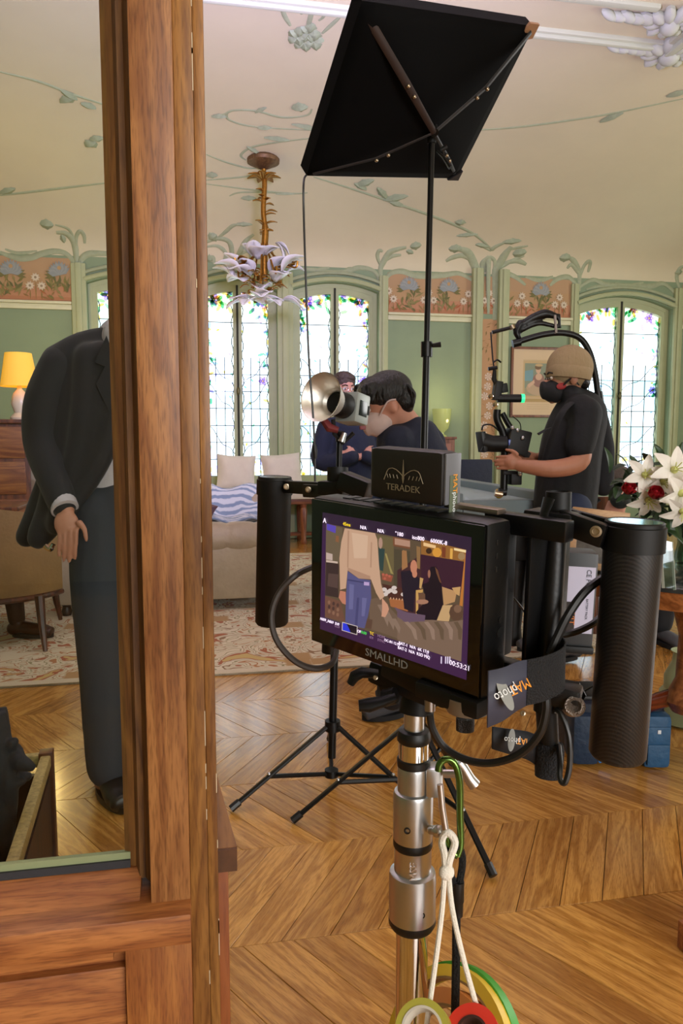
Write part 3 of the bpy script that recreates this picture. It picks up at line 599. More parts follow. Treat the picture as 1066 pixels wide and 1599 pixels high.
scr('#565480', [(345, 672), (440, 735), (540, 750), (548, 900), (522, 1050), (490, 1165), (410, 1150), (325, 1110), (330, 900)], A6); scr('#474570', [(425, 900), (445, 900), (428, 1155), (405, 1148)], A6); scr('#6a6894', [(360, 780), (400, 790), (390, 1000), (355, 1000)], A6); scr('#6a6894', [(470, 900), (510, 905), (490, 1060), (465, 1060)], A6)
scr('#3e3c64', [(345, 740), (545, 775), (545, 785), (345, 752)], A6); scr('#bca0cc', [(485, 763), (532, 768), (530, 797), (485, 793)], A6)
scr('#d8c8c0', [(298, 1108), (430, 1145), (427, 1222), (294, 1182)], A6); scr('#1a1020', [(303, 1115), (425, 1149), (422, 1215), (300, 1178)], A6); scr('#2a38d8', [(303, 1116), (335, 1124), (355, 1160), (370, 1200), (300, 1178)], A6)
for x in (375, 412, 430, 448): scr('#e8d8f0', [(x, 1240), (x + 10, 1243), (x + 8, 1304), (x - 2, 1300)], B7)
for x in (250, 262): scr('#b8a0c0', [(x, 1198), (x + 7, 1200), (x + 5, 1258), (x - 2, 1255)], B7)
pic = sp_.build('screen_picture', printmat('screen_light', .92, .3), mon, smooth=False)
hud = mat('screen_white', '#f6ecff', .5, emit=1.0, ecol='#f2e6ff'); hudy = mat('screen_yellow', '#f0d020', .5, emit=.9); hudg = mat('screen_green', '#40c850', .5, emit=.9); hudd = mat('screen_dim', '#8a7090', .5, emit=.5)
def htext(s, p, f, size, m=None, wx=1): text(s, 'screen_text', m or hud, pic, TX, mpix(*f(*p), .0030), size, .0001, wx=wx)
for s, p, f, sz, m in (('A', (147, 238), A6, .0062, hud), ('45ms', (336, 270), A6, .0042, hudy), ('N/A', (479, 298), A6, .0042, hud), ('N/A', (629, 327), A6, .0042, hud), ('°180', (788, 354), A6, .0046, hud), ('iso800', (180, 223), B7, .0046, hud), ('6000K-8', (356, 256), B7, .0046, hud),
    ('A009_A069', (165, 1098), A6, .0036, hud), ('OF', (443, 1192), A6, .0036, hud), ('0:00', (484, 1203), A6, .0036, hudg), ('TC', (552, 1210), A6, .0036, hudy), ('SDI', (548, 1244), A6, .003, hudd), ('EVF', (255, 1128), A6, .0034, hud), ('LCD', (255, 1148), A6, .0032, hudd), ('HDMI', (634, 1236), A6, .0034, hudd), ('SYNC', (634, 1272), A6, .0034, hudd), ('DC-IN 12.9V', (728, 1286), A6, .0032, hud),
    ('BAT-1  N/A  6K 17:9', (140, 1164), B7, .0036, hud), ('BAT-2  N/A  R3D MQ', (140, 1207), B7, .0036, hud), ('00:53:21', (536, 1320), B7, .0056, hud)): htext(s, p, f, sz, m)
text('SMALLHD', 'maker_lettering', mat('grey_print', '#8a8a86', .5), mon, TX, mpix(602.5, 1029, .0021), .0095, .0001, wx=1.15)
# --- wireless video box on top of the monitor
tl, tr_, br_, bl_ = [mpix(*p, -.010) for p in ((579.5, 698), (691, 705.5), (688, 792), (575.5, 777))]
ctr = (tl + tr_ + br_ + bl_) / 4; wx_ = ((tr_ - tl).length + (br_ - bl_).length) / 2; hz_ = ((tl - bl_).length + (tr_ - br_).length) / 2
tdk = thing('video_transmitter', ctr + MM @ Vector((0, .012, -hz_ / 2)), 'black wireless video box with grey sides and winged emblem on top of the monitor', 'transmitter')
MB().obox(ctr + MM @ Vector((0, .011, 0)), (wx_, .022, hz_), MM, .005).build('case', mat('transmitter_black', '#17110d', .5), tdk)
MB().obox(ctr + MM @ Vector((wx_ / 2 + .0006, .0125, 0)), (.0022, .019, hz_ - .003), MM, .0008).build('side_plate', mat('grey_aluminium', '#77777c', .45, .4), tdk)
MB().obox(ctr + MM @ Vector((-wx_ / 2 - .0006, .0125, 0)), (.0022, .019, hz_ - .003), MM, .0008).build('side_plate', MATS['grey_aluminium'], tdk)
pg = mat('transmitter_print', '#7d7158', .5)
fc = mpix(630, 751, -.0095)
text('TERADEK', 'lettering', pg, tdk, TX, fc + MM @ Vector((0, -.001, -.006)), .0075, .0001, wx=1.12)
em = MB()
fu = lambda u, v: fc + MM @ Vector((u, -.0008, v))
for s in (-1, 1):
    em.tube([fu(s * t * .019, .0035 + .006 * math.sin(t * 2.6) * (1 if t < .9 else .8)) for t in (0, .2, .4, .6, .8, .9)] + [fu(s * .0205, -.0005)], .00035, 4)
    for t in (.3, .5, .7, .85): em.tube([fu(s * t * .019, .0015), fu(s * t * .019 + s * .0012, .0045)], .0003, 4)
em.prism([fu(-.0012, .002), fu(0, .017), fu(.0012, .002), fu(0, -.002)], MM @ Vector((0, -.0002, 0)))
em.build('wing_emblem', pg, tdk, smooth=False)
sx = ctr + MM @ Vector((wx_ / 2 + .0020, .0125, -.012)); TS = Matrix((MM @ Vector((0, 0, -1)), MM @ Vector((0, 1, 0)), MM @ Vector((1, 0, 0)))).transposed()
MB().obox(sx, (.0006, .010, .030), MM).build('name_sticker', mat('sticker_green', '#5d6450', .4), tdk, smooth=False)
text('MAT', 'sticker_lettering', mat('orange_print', '#e0902c', .5), tdk, TS, sx + MM @ Vector((.0006, .001, .0085)), .0075, .0001)
text('photo', 'sticker_lettering', mat('white_print', '#dcdcdc', .5), tdk, TS, sx + MM @ Vector((.0006, .001, -.006)), .0065, .0001)
# --- cage: two posts, clamps, arms and grips
cage = thing('monitor_cage', PD(700, 1100, .66), 'black rod cage with clamps holding the field monitor', 'cage')
lp0, lp1 = PD(527, 742, .80), PD(515, 1018, .83)
MB().cyl(lp0, lp1, .0095, .0095, 16).build('rod', blk, cage)
MB().cyl(PD(527, 730, .80), PD(527, 752, .80), .0115, .0115, 20).build('rod_cap', blkm, cage)
MB().obox(PD(522, 762, .80), (.03, .026, .016), rotm(0, 0, -35), .003).build('clamp', blk, cage)
rp0, rp1 = PD(870, 780, .575), PD(850, 1110, .585)
MB().cyl(rp0, rp1, .0088, .0088, 18).build('rod', blk, cage)
MB().lathe(PD(871, 800, .575), [(.0098, 0), (.0098, .016), (.0092, .0165), (.0092, .0145)], (0, 0, 1), 24).build('rod_cap', blkm, cage)
cl = MB().obox(PD(862, 815, .575), (.038, .028, .018), rotm(0, 3, -48), .003); cl.build('clamp', blk, cage)
lev = MB().tube([PD(846, 822, .557), PD(850, 800, .557), PD(857, 778, .557)], [.0062, .0052, .0068], 10, True, .55).cyl(PD(846, 819, .555), PD(846, 819, .565), .006, .006, 12); lev.build('clamp_lever', blk, cage)
def bolt(px, py, d, r, par, t=(0, -1, 0)):
    p = PD(px, py, d); v = (CO - p).normalized(); MB().lathe(p, [(r, -.002), (r, .001), (r * .62, .0012), (r * .55, -.0008)], v, 18).build('bolt', brass, par)
bolt(845, 818, .5545, .0032, cage)
# back plates and brackets between monitor and right rod
MB().obox(ml(.035, .042, .005), (.10, .022, .10), MM, .003).build('rear_plate', blkm, cage)
for v_ in (.060, -.058): MB().obox(ml(.095, .050, v_), (.07, .014, .016), MM, .002).build('cross_bar', blk, cage)
MB().obox(ml(.06, .03, MHt / 2 + .004), (.05, .012, .004), MM, .001).build('top_rail', mat('satin_metal', '#8a7c70', .35, .9), cage)
MB().obox(ml(.10, .075, .005), (.004, .06, .115), MM, .001).build('side_plate', blk, cage)
MB().obox(ml(-.085, .045, -.066), (.02, .02, .018), MM, .002).build('foot_block', blk, cage)
bolt(832, 834, .56, .0018, cage); bolt(813, 832, .565, .0018, cage); bolt(816, 1114, .56, .002, cage)
MB().obox(PD(556, 758, .78), (.036, .022, .020), rotm(0, 18, -40), .003).build('rear_arm', blk, cage)
MB().ell(PD(568, 768, .77), .004, None, 10, 6).build('arm_screw', steel, cage)
# carbon weave for the grips
cf = bpy.data.materials.new('carbon_fibre'); cf.use_nodes = True; nt = cf.node_tree; b = nt.nodes['Principled BSDF']; b.inputs['Roughness'].default_value = .45
tc = nt.nodes.new('ShaderNodeTexCoord'); wv = nt.nodes.new('ShaderNodeTexWave'); wv.wave_type = 'BANDS'; wv.bands_direction = 'DIAGONAL'; wv.inputs['Scale'].default_value = 210; cr = nt.nodes.new('ShaderNodeValToRGB')
cr.color_ramp.elements[0].color = (.005, .005, .006, 1); cr.color_ramp.elements[1].color = (.015, .0145, .0145, 1); cr.color_ramp.elements[0].position = .35; cr.color_ramp.elements[1].position = .65
nt.links.new(tc.outputs['Object'], wv.inputs[0]); nt.links.new(wv.outputs[0], cr.inputs[0]); nt.links.new(cr.outputs[0], b.inputs['Base Color'])
bp = nt.nodes.new('ShaderNodeBump'); bp.inputs['Strength'].default_value = .05; bp.inputs['Distance'].default_value = .0003; nt.links.new(wv.outputs[0], bp.inputs['Height']); nt.links.new(bp.outputs[0], b.inputs['Normal'])
def grip(top, bot, r, cap_len, tube_m, label, arms, lid):
    ax = (top - bot).normalized(); L = (top - bot).length; t = thing('grip_handle', bot, label, 'handle')
    MB().lathe(bot, [(r * .9, 0), (r, .003), (r, L - .012)], ax, 36).build('tube', tube_m, t)
    MB().lathe(bot, [(r * 1.07, L - cap_len - .012), (r * 1.07, L - cap_len + .006), (r * 1.0, L - cap_len + .0065)], ax, 36).lathe(bot, [(r, L - cap_len), (r * 1.0, L - .001), (r * .96, L), (r * .9, L - .0008)], ax, 36).build('collar', blkm, t)
    MB().lathe(bot, [(r * .93, L - .002), (r * .92, L - .0004)], ax, 36).build('end_disc', lid, t)
    a = MB()
    for p, q, w, h in arms:
        d = (q - p); mm = along(d); a.obox((p + q) / 2, (w, h, d.length), mm, .002)
    a.build('arm', blk, t); return t
lidm = mat('cap_disc_grey', '#3a3c40', .25, .5)
gl = grip(PD(429, 744, .905), PD(424, 974, .93), .0207, .010, blkm, 'smooth black tube handle left of the monitor', [(PD(446, 760, .89), PD(500, 763, .83), .009, .015), (PD(478, 766, .845), PD(528, 768, .80), .012, .015)], lidm)
bolt(447, 760, .877, .0036, gl); bolt(481, 764.5, .828, .0034, gl)
gr = grip(PD(991, 813, .548), PD(963, 1181, .572), .0212, .010, cf, 'woven carbon fibre tube handle right of the monitor', [(PD(945, 838, .545), PD(872, 812, .565), .010, .018), (PD(950, 822, .56), PD(880, 803, .585), .006, .012)], mat('cap_disc_blue_reflection', '#3f8fb8', .08, .85))  # blue of the end disc is a reflection put into its colour
bolt(930, 830, .532, .0042, gr)
# --- battery with white label
bt = thing('camera_battery', PD(896, 1000, .70), 'dark camera battery with a white printed label behind the right handle', 'battery'); BM = rotm(0, 2, -20)
bc = PD(889, 930, .70)
MB().obox(bc, (.042, .035, .088), BM, .003).build('case', mat('battery_grey', '#26282a', .5), bt)
BX = Matrix((BM @ Vector((0, 0, -1)), BM @ Vector((1, 0, 0)), BM @ Vector((0, -1, 0)))).transposed()
MB().obox(bc + BM @ Vector((.001, -.0178, 0)), (.036, .001, .062), BM).build('label_sheet', mat('label_white', '#b4b0c4', .5), bt, smooth=False)
text('CE FC', 'label_print', mat('label_ink', '#404048', .6), bt, BX, bc + BM @ Vector((.013, -.0186, .021)), .006, .0001)
text('BATTERY PACK', 'label_print', MATS['label_ink'], bt, BX, bc + BM @ Vector((.013, -.0186, -.008)), .0028, .0001)
MB().obox(bc + BM @ Vector((-.006, -.0186, -.016)), (.018, .0006, .028), BM).build('warning_sticker', mat('sticker_black', '#241a16', .5), bt, smooth=False)
text('SWIT', 'label_print', mat('orange_ink', '#c06a28', .6), bt, BX, bc + BM @ Vector((.0, -.0192, -.014)), .008, .0001)
MB().obox(bc + BM @ Vector((-.026, .006, .0)), (.012, .03, .09), BM, .002).build('battery_plate', blkm, cage)
MB().tube([bc + BM @ Vector((-.03, .01, .02)), PD(862, 900, .60)], .007, 10).build('battery_arm', blk, cage)
MB().obox(bc + BM @ Vector((0, 0, -.047)), (.044, .04, .007), BM, .002).build('mount_lip', blkm, bt)
# --- velcro straps printed MATphoto (they hang upside down)
def ribbon(pts, h, name, m, par, t=.0012):
    """strap through the points (centre line), standing h tall"""
    S = spline(pts, 8); up = Vector((0, 0, 1)); A = []; B = []
    n = len(S)
    for i, p in enumerate(S): hh = h[0] + (h[1] - h[0]) * i / (n - 1); A.append(p + up * hh / 2); B.append(p - up * hh / 2)
    mb = MB().strip(A, B); o = mb.build(name, m, par, mods=[('SOLIDIFY', {'thickness': t, 'offset': 0})]); return o
strapm = mat('grey_strap', '#3a3b4a', .6); velc = mat('velcro', '#222226', .85, bump=.8, bscale=700); strapb = mat('black_strap', '#16161a', .7)
st = thing('velcro_strap', PD(820, 1110, .56), 'grey hook and loop strap with upside down orange and white print below the monitor', 'strap')
ribbon([PD(761, 1092, .505), PD(785, 1084, .508), PD(806, 1072, .515), PD(822, 1066, .522)], (.040, .033), 'printed_end', strapm, st)
ribbon([PD(822, 1066, .521), PD(848, 1060, .528), PD(872, 1050, .540), PD(881, 1040, .552), PD(878, 1030, .565), PD(866, 1025, .575)], (.033, .034), 'velcro_band', velc, st)
def strap_print(c0, c1, nrm_d, size, par, tint):
    # upside down and reading right to left: turn the lettering by half a turn
    xd = (c1 - c0).normalized(); nv = (CO - (c0 + c1) / 2).normalized(); up = nv.cross(xd).normalized(); nv = xd.cross(up); M3 = Matrix((xd, up, nv)).transposed(); mid = (c0 + c1) / 2
    L = (c1 - c0).length
    el = []
    for t in range(20):
        a = t * 2 * math.pi / 20; el.append(mid + nv * .0022 + M3 @ Vector((L * .18 + .35 * size * math.cos(a) * 1.1, .95 * size * math.sin(a) + .18 * size * math.cos(a), 0)))
    MB().prism(el, nv * .0001).build('print_oval', mat('print_grey_oval', '#8a8a86', .6), par, smooth=False)
    text('MAT', 'print_lettering', MATS['orange_print'], par, M3, mid + nv * .003 + xd * (-L * .26), size * .78, .0001)
    text('photo', 'print_lettering', MATS['white_print'], par, M3, mid + nv * .003 + xd * (L * .17), size * .72, .0001)
strap_print(PD(819, 1068, .517), PD(769, 1092, .500), 0, .0125, st, 0)
s2 = thing('velcro_strap', PD(820, 1190, .60), 'black hook and loop strap hanging lowest under the monitor with curled end', 'strap')
ribbon([PD(768, 1152, .585), PD(795, 1158, .59), PD(822, 1164, .595), PD(838, 1172, .60)], (.018, .026), 'printed_end', strapb, s2)
strap_print(PD(824, 1158, .588), PD(782, 1154, .578), 0, .009, s2, 0)
cy0, cy1 = PD(858, 1160, .60), PD(856, 1212, .60)
MB().lathe(cy0, [(.0105, 0), (.0118, .005), (.0108, (cy1 - cy0).length), (.0098, (cy1 - cy0).length), (.0092, .003)], cy1 - cy0, 22).build('velcro_roll', velc, s2)
# --- lower clamp, knurled knob
MB().cyl(PD(852, 1090, .59), PD(856, 1165, .60), .0085, .0085, 16).build('rod_end', blkm, cage)
MB().obox(PD(856, 1078, .585), (.05, .022, .018), rotm(0, 8, -35), .004).build('lower_clamp', blk, cage)
MB().tube([PD(878, 1068, .585), PD(900, 1072, .585), PD(907, 1085, .585), PD(898, 1098, .585), PD(870, 1102, .585)], .0042, 8).build('clamp_loop', blkm, cage)
kp = PD(898, 1103, .565); kv = (CO - kp + Vector((.15, 0, 0))).normalized()
kn = MB().lathe(kp, [(.0072, -.012), (.0078, -.011), (.0078, 0), (.0062, .001), (.0045, .0002), (.0042, -.002)], kv, 28); kn.build('knurled_knob', mat('knurled_steel', '#a89c92', .35, 1, bump=.6, bscale=900), cage)
# --- mounting head under the monitor
hd = thing('monitor_mount', PD(648, 1112, .70), 'black tilting mount with two wing levers between stand and monitor', 'mount')
MB().cyl(PD(650, 1112, .70), PD(652, 1085, .70), .0165, .015, 22).obox(PD(640, 1062, .69), (.075, .035, .022), rotm(0, 8, -50), .005).obox(PD(660, 1058, .62), (.07, .03, .02), rotm(0, 10, -56), .004).cyl(PD(625, 1070, .69), PD(600, 1066, .70), .012, .010, 16).obox(PD(712, 1085, .575), (.06, .03, .014), MM, .003).build('head', blkm, hd)
MB().tube([PD(618, 1088, .665), PD(596, 1096, .665), PD(576, 1101, .665), PD(560, 1102, .665)], [.006, .0075, .0098, .0075], 12, True, .62).build('wing_lever', blkm, hd)
MB().tube([PD(590, 1052, .68), PD(565, 1050, .68), PD(553, 1056, .68), PD(547, 1068, .68)], [.006, .008, .0085, .006], 12, True, .6).build('wing_lever', blkm, hd)
MB().cyl(PD(600, 1090, .675), PD(618, 1086, .67), .0078, .0078, 14).build('lever_hub', rubber, hd)
bolt(586, 1058, .66, .0022, hd)
MB().lathe(PD(730, 1118, .57), [(.0172, .016), (.0172, .006), (.016, .004)], (0, 0, 1), 28).build('base_plate', mat('grey_plate', '#8d8b86', .4, .7), hd)
MB().lathe(PD(726, 1132, .57), [(.007, -.004), (.0072, .002), (.007, .006)], (0, 0, 1), 20).build('thumb_screw', mat('dark_knurl', '#3a3836', .4, .8, bump=.7, bscale=900), hd)
# --- cables
cabm = mat('cable_black', '#131110', .45); cabb = mat('cable_brown', '#2e2520', .5)
def cable(pts, r, label, m, par=None, n=7):
    P = [PD(*p) if len(p) == 3 else p for p in pts]; o = MB().tube(spline(P, n), r, 8).build('cable', m); return tag(o, label, 'cable')
cable([(489, 885, .715), (462, 898, .70), (436, 925, .70), (424, 962, .70), (432, 1000, .70), (460, 1032, .705), (492, 1044, .71), (518, 1036, .72), (525, 1016, .735)], .0031, 'brown looping cable in front of the smooth black handle', cabb)
co = cable([(671, 1116, .60), (676, 1140, .60), (695, 1168, .60), (730, 1187, .59), (770, 1191, .575), (812, 1177, .56), (842, 1146, .55), (853, 1108, .545), (852, 1080, .545)], .0031, 'black cable hanging in a low arc from a silver plug', cabm)
MB().lathe(PD(671, 1110, .60), [(.0042, 0), (.0044, .010), (.0052, .0105), (.0054, .016), (.0048, .017), (.0052, .018), (.0052, .024)], PD(671, 1060, .60) - PD(671, 1110, .60), 16).build('plug', mat('plug_silver', '#b0a8a4', .3, 1), co)
cable([(868, 1108, .575), (876, 1116, .57), (888, 1150, .565), (889, 1195, .565), (882, 1222, .565), (874, 1216, .568), (874, 1190, .575), (872, 1165, .59)], .0022, 'thin cable bent in a narrow loop beside the velcro roll', cabm)
cable([(858, 1022, .56), (872, 990, .56), (890, 955, .56), (915, 922, .565), (948, 900, .575), (975, 905, .60)], .0034, 'thick black cable passing in front of the battery label', cabm)
cable([(875, 992, .60), (900, 986, .60), (925, 974, .60), (945, 958, .605), (965, 950, .61)], .0030, 'black cable below the battery behind the carbon handle', cabm)
cable([(798, 930, .60), (815, 950, .60), (828, 975, .60), (840, 1000, .60)], .0008, 'thin pale wire beside the monitor housing', mat('wire_grey', '#8a8a8c', .4))
# ------------------------------------------------------------------ steel stand
SB = PD(645, 1250, .735); SX, SY = SB.x, SB.y
def sz(py): return PY(645, py, SY).z
stand = thing('steel_stand', (SX, SY, 0), 'shiny steel stand column carrying the field monitor', 'stand')
def turn(prof, name, m, n=40): return MB().lathe((SX, SY, 0), [(r, sz(p)) for r, p in prof], (0, 0, 1), n).build(name, m, stand)
turn([(.0100, 1150), (.0100, 1112)], 'spigot', steel)
turn([(.0162, 1195), (.0165, 1190), (.0165, 1184), (.015, 1182)], 'o_ring', rubber); turn([(.0150, 1184), (.0150, 1155)], 'chrome_ring', chrome)
turn([(.0150, 1158), (.0165, 1155), (.0165, 1147), (.0150, 1140), (.0125, 1138)], 'o_ring', rubber)
turn([(.0158, 1250), (.0158, 1199), (.0148, 1194)], 'upper_collar', steel)
turn([(.0195, 1308), (.0198, 1304), (.0198, 1240), (.0188, 1235), (.0158, 1233)], 'clamp_collar', steel)
turn([(.0185, 1322), (.0197, 1318), (.0197, 1309), (.0185, 1305)], 'o_ring', rubber)
turn([(.0186, 1372), (.0186, 1322), (.0192, 1319), (.018, 1316)], 'middle_collar', steel)
turn([(.0236, 1430), (.0236, 1366), (.0228, 1360), (.0186, 1357)], 'lower_collar', steel)
turn([(.0215, 1444), (.0238, 1438), (.0238, 1431), (.021, 1428)], 'o_ring', rubber)
MB().lathe((SX, SY, 0), [(.0162, .1), (.0162, sz(1436))], (0, 0, 1), 40).build('tube', chrome, stand)
MB().lathe((SX, SY, 0), [(.02, .06), (.02, .28), (.0165, .285)], (0, 0, 1), 24).build('base_collar', steel, stand)
for k in range(3):
    a = R(100 + 120 * k); d = Vector((math.cos(a), math.sin(a), 0)); o = Vector((SX, SY, 0)); MB().tube([o + Vector((0, 0, .24)) + d * .015, o + d * .1 + Vector((0, 0, .2)), o + d * .36 + Vector((0, 0, .012))], .0105, 10).build('leg', steel, stand)
dC = (CO - Vector((SX, SY, 1))).normalized(); dC.z = 0; dC.normalize()
for py_, r, off in ((1282, .0198, -.0055), (1408, .0236, .0095)):
    p = Vector((SX, SY, sz(py_))) + dC * math.sqrt(r * r - off * off) + CR * off; MB().lathe(p, [(.0032, -.003), (.0032, .0004), (.0022, .0005), (.0018, -.0012)], dC, 14).build('set_screw', mat('dark_hole', '#1a1614', .5, .6), stand)
T2 = Matrix((Vector((0, 0, -1)), CR * 1.0, dC)).transposed(); T2 = Matrix((Vector((0, 0, 1)), -CR, dC)).transposed()
text('MSE', 'cast_lettering', mat('cast_letter', '#c8c0bc', .3, 1), stand, T2, Vector((SX, SY, sz(1345))) + dC * .0180 - CR * -.001, .011, .0012)
# clamp block and T handle
q = Vector((SX, SY, sz(1214)))
MB().obox(q + CR * .0195 + dC * .004, (.017, .020, .030), along((0, 0, 1), CF), .003).build('clamp_block', steel, stand)
th = MB().tube([PD(716, 1190, .705), PD(724, 1200, .705), PD(733, 1216, .705), PD(741, 1226, .705)], [.0058, .0050, .0056, .0062], 10).cyl(PD(692, 1208, .715), PD(728, 1208, .708), .004, .004, 12); th.build('t_handle', mat('polished_steel', '#c8c0bc', .36, 1), stand)
MB().ell(PD(683, 1298, .71), (.006, .006, .006)).tube([PD(672, 1296, .722), PD(690, 1296, .71), PD(700, 1304, .705)], .0045, 10).build('side_lug', MATS['polished_steel'], stand)
# --- carabiner, ropes and tape rolls
cb = thing('carabiner', PD(705, 1335, .70), 'green metal carabiner hooked on the stand clamp', 'carabiner'); cg_ = mat('green_anodised', '#5d7a3c', .2, .9)
D = .69
MB().tube(spline([PD(x, y, D) for x, y in ((714, 1336), (719, 1318), (718, 1270), (717, 1218), (708, 1190), (694, 1186), (686, 1194), (684, 1204))] , 6), .0034, 10).tube(spline([PD(x, y, D) for x, y in ((714, 1336), (706, 1330), (698, 1310), (697, 1300))], 6), .0034, 10).build('hook', cg_, cb)
MB().tube([PD(687, 1225, D), PD(690, 1260, D), PD(696, 1298, D)], .0030, 10).build('gate', MATS['polished_steel'], cb)
ropem = mat('white_rope', '#e6ded0', .9, bump=.3, bscale=600); bung = mat('black_cord', '#0d0c0c', .8, bump=1, bscale=500)
rp = MB().tube(spline([PD(x, y, d) for x, y, d in ((694, 1360, .685), (690, 1420, .68), (680, 1500, .675), (666, 1600, .67), (660, 1650, .67))], 6), .0026, 8)
rp.tube(spline([PD(x, y, d) for x, y, d in ((700, 1362, .685), (706, 1420, .68), (724, 1500, .675), (752, 1600, .67), (770, 1660, .67))], 6), .0026, 8)
rp.tube(spline([PD(x, y, d) for x, y, d in ((696, 1362, .684), (694, 1335, .684), (690, 1315, .69), (698, 1300, .688), (710, 1315, .685), (701, 1345, .682), (700, 1362, .684))], 6), .0036, 8)
rp.ell(PD(697, 1362, .682), (.0075, .006, .0075))
rope = rp.build('rope', ropem); tag(rope, 'white rope loop knotted to the green carabiner', 'rope')
bc_ = MB().tube(spline([PD(x, y, d) for x, y, d in ((709, 1385, .695), (699, 1345, .692), (702, 1322, .69), (716, 1322, .69), (722, 1345, .692), (716, 1385, .695))], 6), .0034, 8).tube(spline([PD(x, y, d) for x, y, d in ((712, 1380, .695), (712, 1480, .70), (710, 1596, .70), (708, 1640, .70))], 6), .0042, 8)
bo = bc_.build('bungee_cord', bung); tag(bo, 'black elastic cord hanging straight down from the carabiner', 'cord')
MB().lathe(PD(715, 1376, .695), [(.0058, 0), (.0058, .02), (.0052, .021), (.0050, .034)], (0, 0, -1), 16).build('sleeve', rubber, bo)
def tape(px, py, d, ro, ri, w, nrm, m, core, label):
    c = PD(px, py, d); nv = Vector(nrm).normalized(); t = thing('tape_roll', c, label, 'tape', 'tape rolls hung on the stand')
    MB().lathe(c, [(ri + .002, -w / 2), (ro, -w / 2), (ro, w / 2), (ri + .002, w / 2), (ri + .002, -w / 2)], nv, 48, False).build('tape', m, t, angle=30)
    MB().lathe(c, [(ri, -w / 2 - .0005), (ri + .0022, -w / 2 - .0005), (ri + .0022, w / 2 + .0005), (ri, w / 2 + .0005), (ri, -w / 2 - .0005)], nv, 48, False).build('core', core, t, angle=30)
tcam = (CO - PD(715, 1640, .72)).normalized(); nv = tcam * .66 - CR * .75 + Vector((0, 0, .12))
cb_ = mat('cardboard_core', '#8a6a3a', .8)
tape(707, 1657, .730, .085, .070, .012, nv, mat('tape_green', '#3f9a2c', .45), mat('core_yellow', '#b09a2c', .6), 'green tape roll hung at the back of the stand rolls')
tape(698, 1660, .722, .083, .070, .012, nv, mat('tape_yellow', '#d8b42c', .45), cb_, 'deep yellow tape roll hung in front of the green one')
tape(696, 1676, .712, .070, .054, .016, nv, mat('tape_orange', '#d0823a', .5), cb_, 'orange tape roll hung in the middle of the stand rolls')
tape(662, 1612, .655, .0245, .0165, .018, tcam + Vector((-.25, .0, .3)), mat('tape_lime', '#a8a03c', .5), mat('core_white', '#c8c0b0', .7), 'small yellow tape roll with a pale core nearest the camera')
tape(742, 1622, .655, .024, .012, .024, tcam - CR * .5 + Vector((0, 0, .8)), mat('tape_red', '#d8321c', .45), mat('core_dark', '#3a1a10', .7), 'red tape roll lowest beside the rope end')
# ================================================================== ROOM FURNITURE
# ---- rug: knotted floral field with a border
rm = bpy.data.materials.new('floral_rug'); rm.use_nodes = True; nt = rm.node_tree; N = nt.nodes; L = nt.links; b = N['Principled BSDF']; b.inputs['Roughness'].default_value = .95; b.inputs['Specular IOR Level'].default_value = .1; b.inputs['Sheen Weight'].default_value = .15
tc = N.new('ShaderNodeTexCoord'); n1 = N.new('ShaderNodeTexNoise'); n1.inputs['Scale'].default_value = 3.2; n1.inputs['Distortion'].default_value = 2.2; n1.inputs['Detail'].default_value = 2; L.new(tc.outputs['Object'], n1.inputs['Vector'])
r1 = N.new('ShaderNodeValToRGB'); r1.color_ramp.interpolation = 'CONSTANT'
for i, (p, c) in enumerate([(0, '#cabca0'), (.40, '#a8744c'), (.425, '#cdbfa4'), (.47, '#8f8560'), (.487, '#d0c3a9'), (.54, '#8a6a4c'), (.555, '#c8bb9f'), (.60, '#a05c3c'), (.66, '#c0a468')]):
    e = r1.color_ramp.elements[i] if i < 2 else r1.color_ramp.elements.new(p); e.position = p; e.color = srgb(c)
L.new(n1.outputs['Fac'], r1.inputs[0]); v1 = N.new('ShaderNodeTexVoronoi'); v1.inputs['Scale'].default_value = 2.6; v1.distance = 'CHEBYCHEV'; L.new(tc.outputs['Object'], v1.inputs['Vector'])
r2 = N.new('ShaderNodeValToRGB'); r2.color_ramp.elements[0].position = .16; r2.color_ramp.elements[0].color = (1, 1, 1, 1); r2.color_ramp.elements[1].position = .2; r2.color_ramp.elements[1].color = (0, 0, 0, 1); L.new(v1.outputs['Distance'], r2.inputs[0])
mx = N.new('ShaderNodeMix'); mx.data_type = 'RGBA'; L.new(r2.outputs[0], mx.inputs[0]); L.new(r1.outputs[0], mx.inputs[6]); mx.inputs[7].default_value = srgb('#a88458'); L.new(mx.outputs[2], b.inputs['Base Color'])
nb = N.new('ShaderNodeTexNoise'); nb.inputs['Scale'].default_value = 400; bp = N.new('ShaderNodeBump'); bp.inputs['Strength'].default_value = .3; L.new(tc.outputs['Object'], nb.inputs['Vector']); L.new(nb.outputs['Fac'], bp.inputs['Height']); L.new(bp.outputs[0], b.inputs['Normal'])
rug = MB().box((-3.6, 3.70, .001), (2.35, 7.55, .012), .004).build('rug', rm); tag(rug, 'large pale rug with a faded floral pattern on the parquet', 'rug')
bd = MB()
for lo, hi in (((-3.6, 3.70), (2.35, 3.76)), ((-3.6, 7.49), (2.35, 7.55)), ((2.29, 3.70), (2.35, 7.55)), ((-3.6, 3.70), (-3.54, 7.55))): bd.box((*lo, .002), (*hi, .0135))
bd.build('border', mat('rug_border', '#c8baa0', .95), rug, smooth=False, kind='stuff')
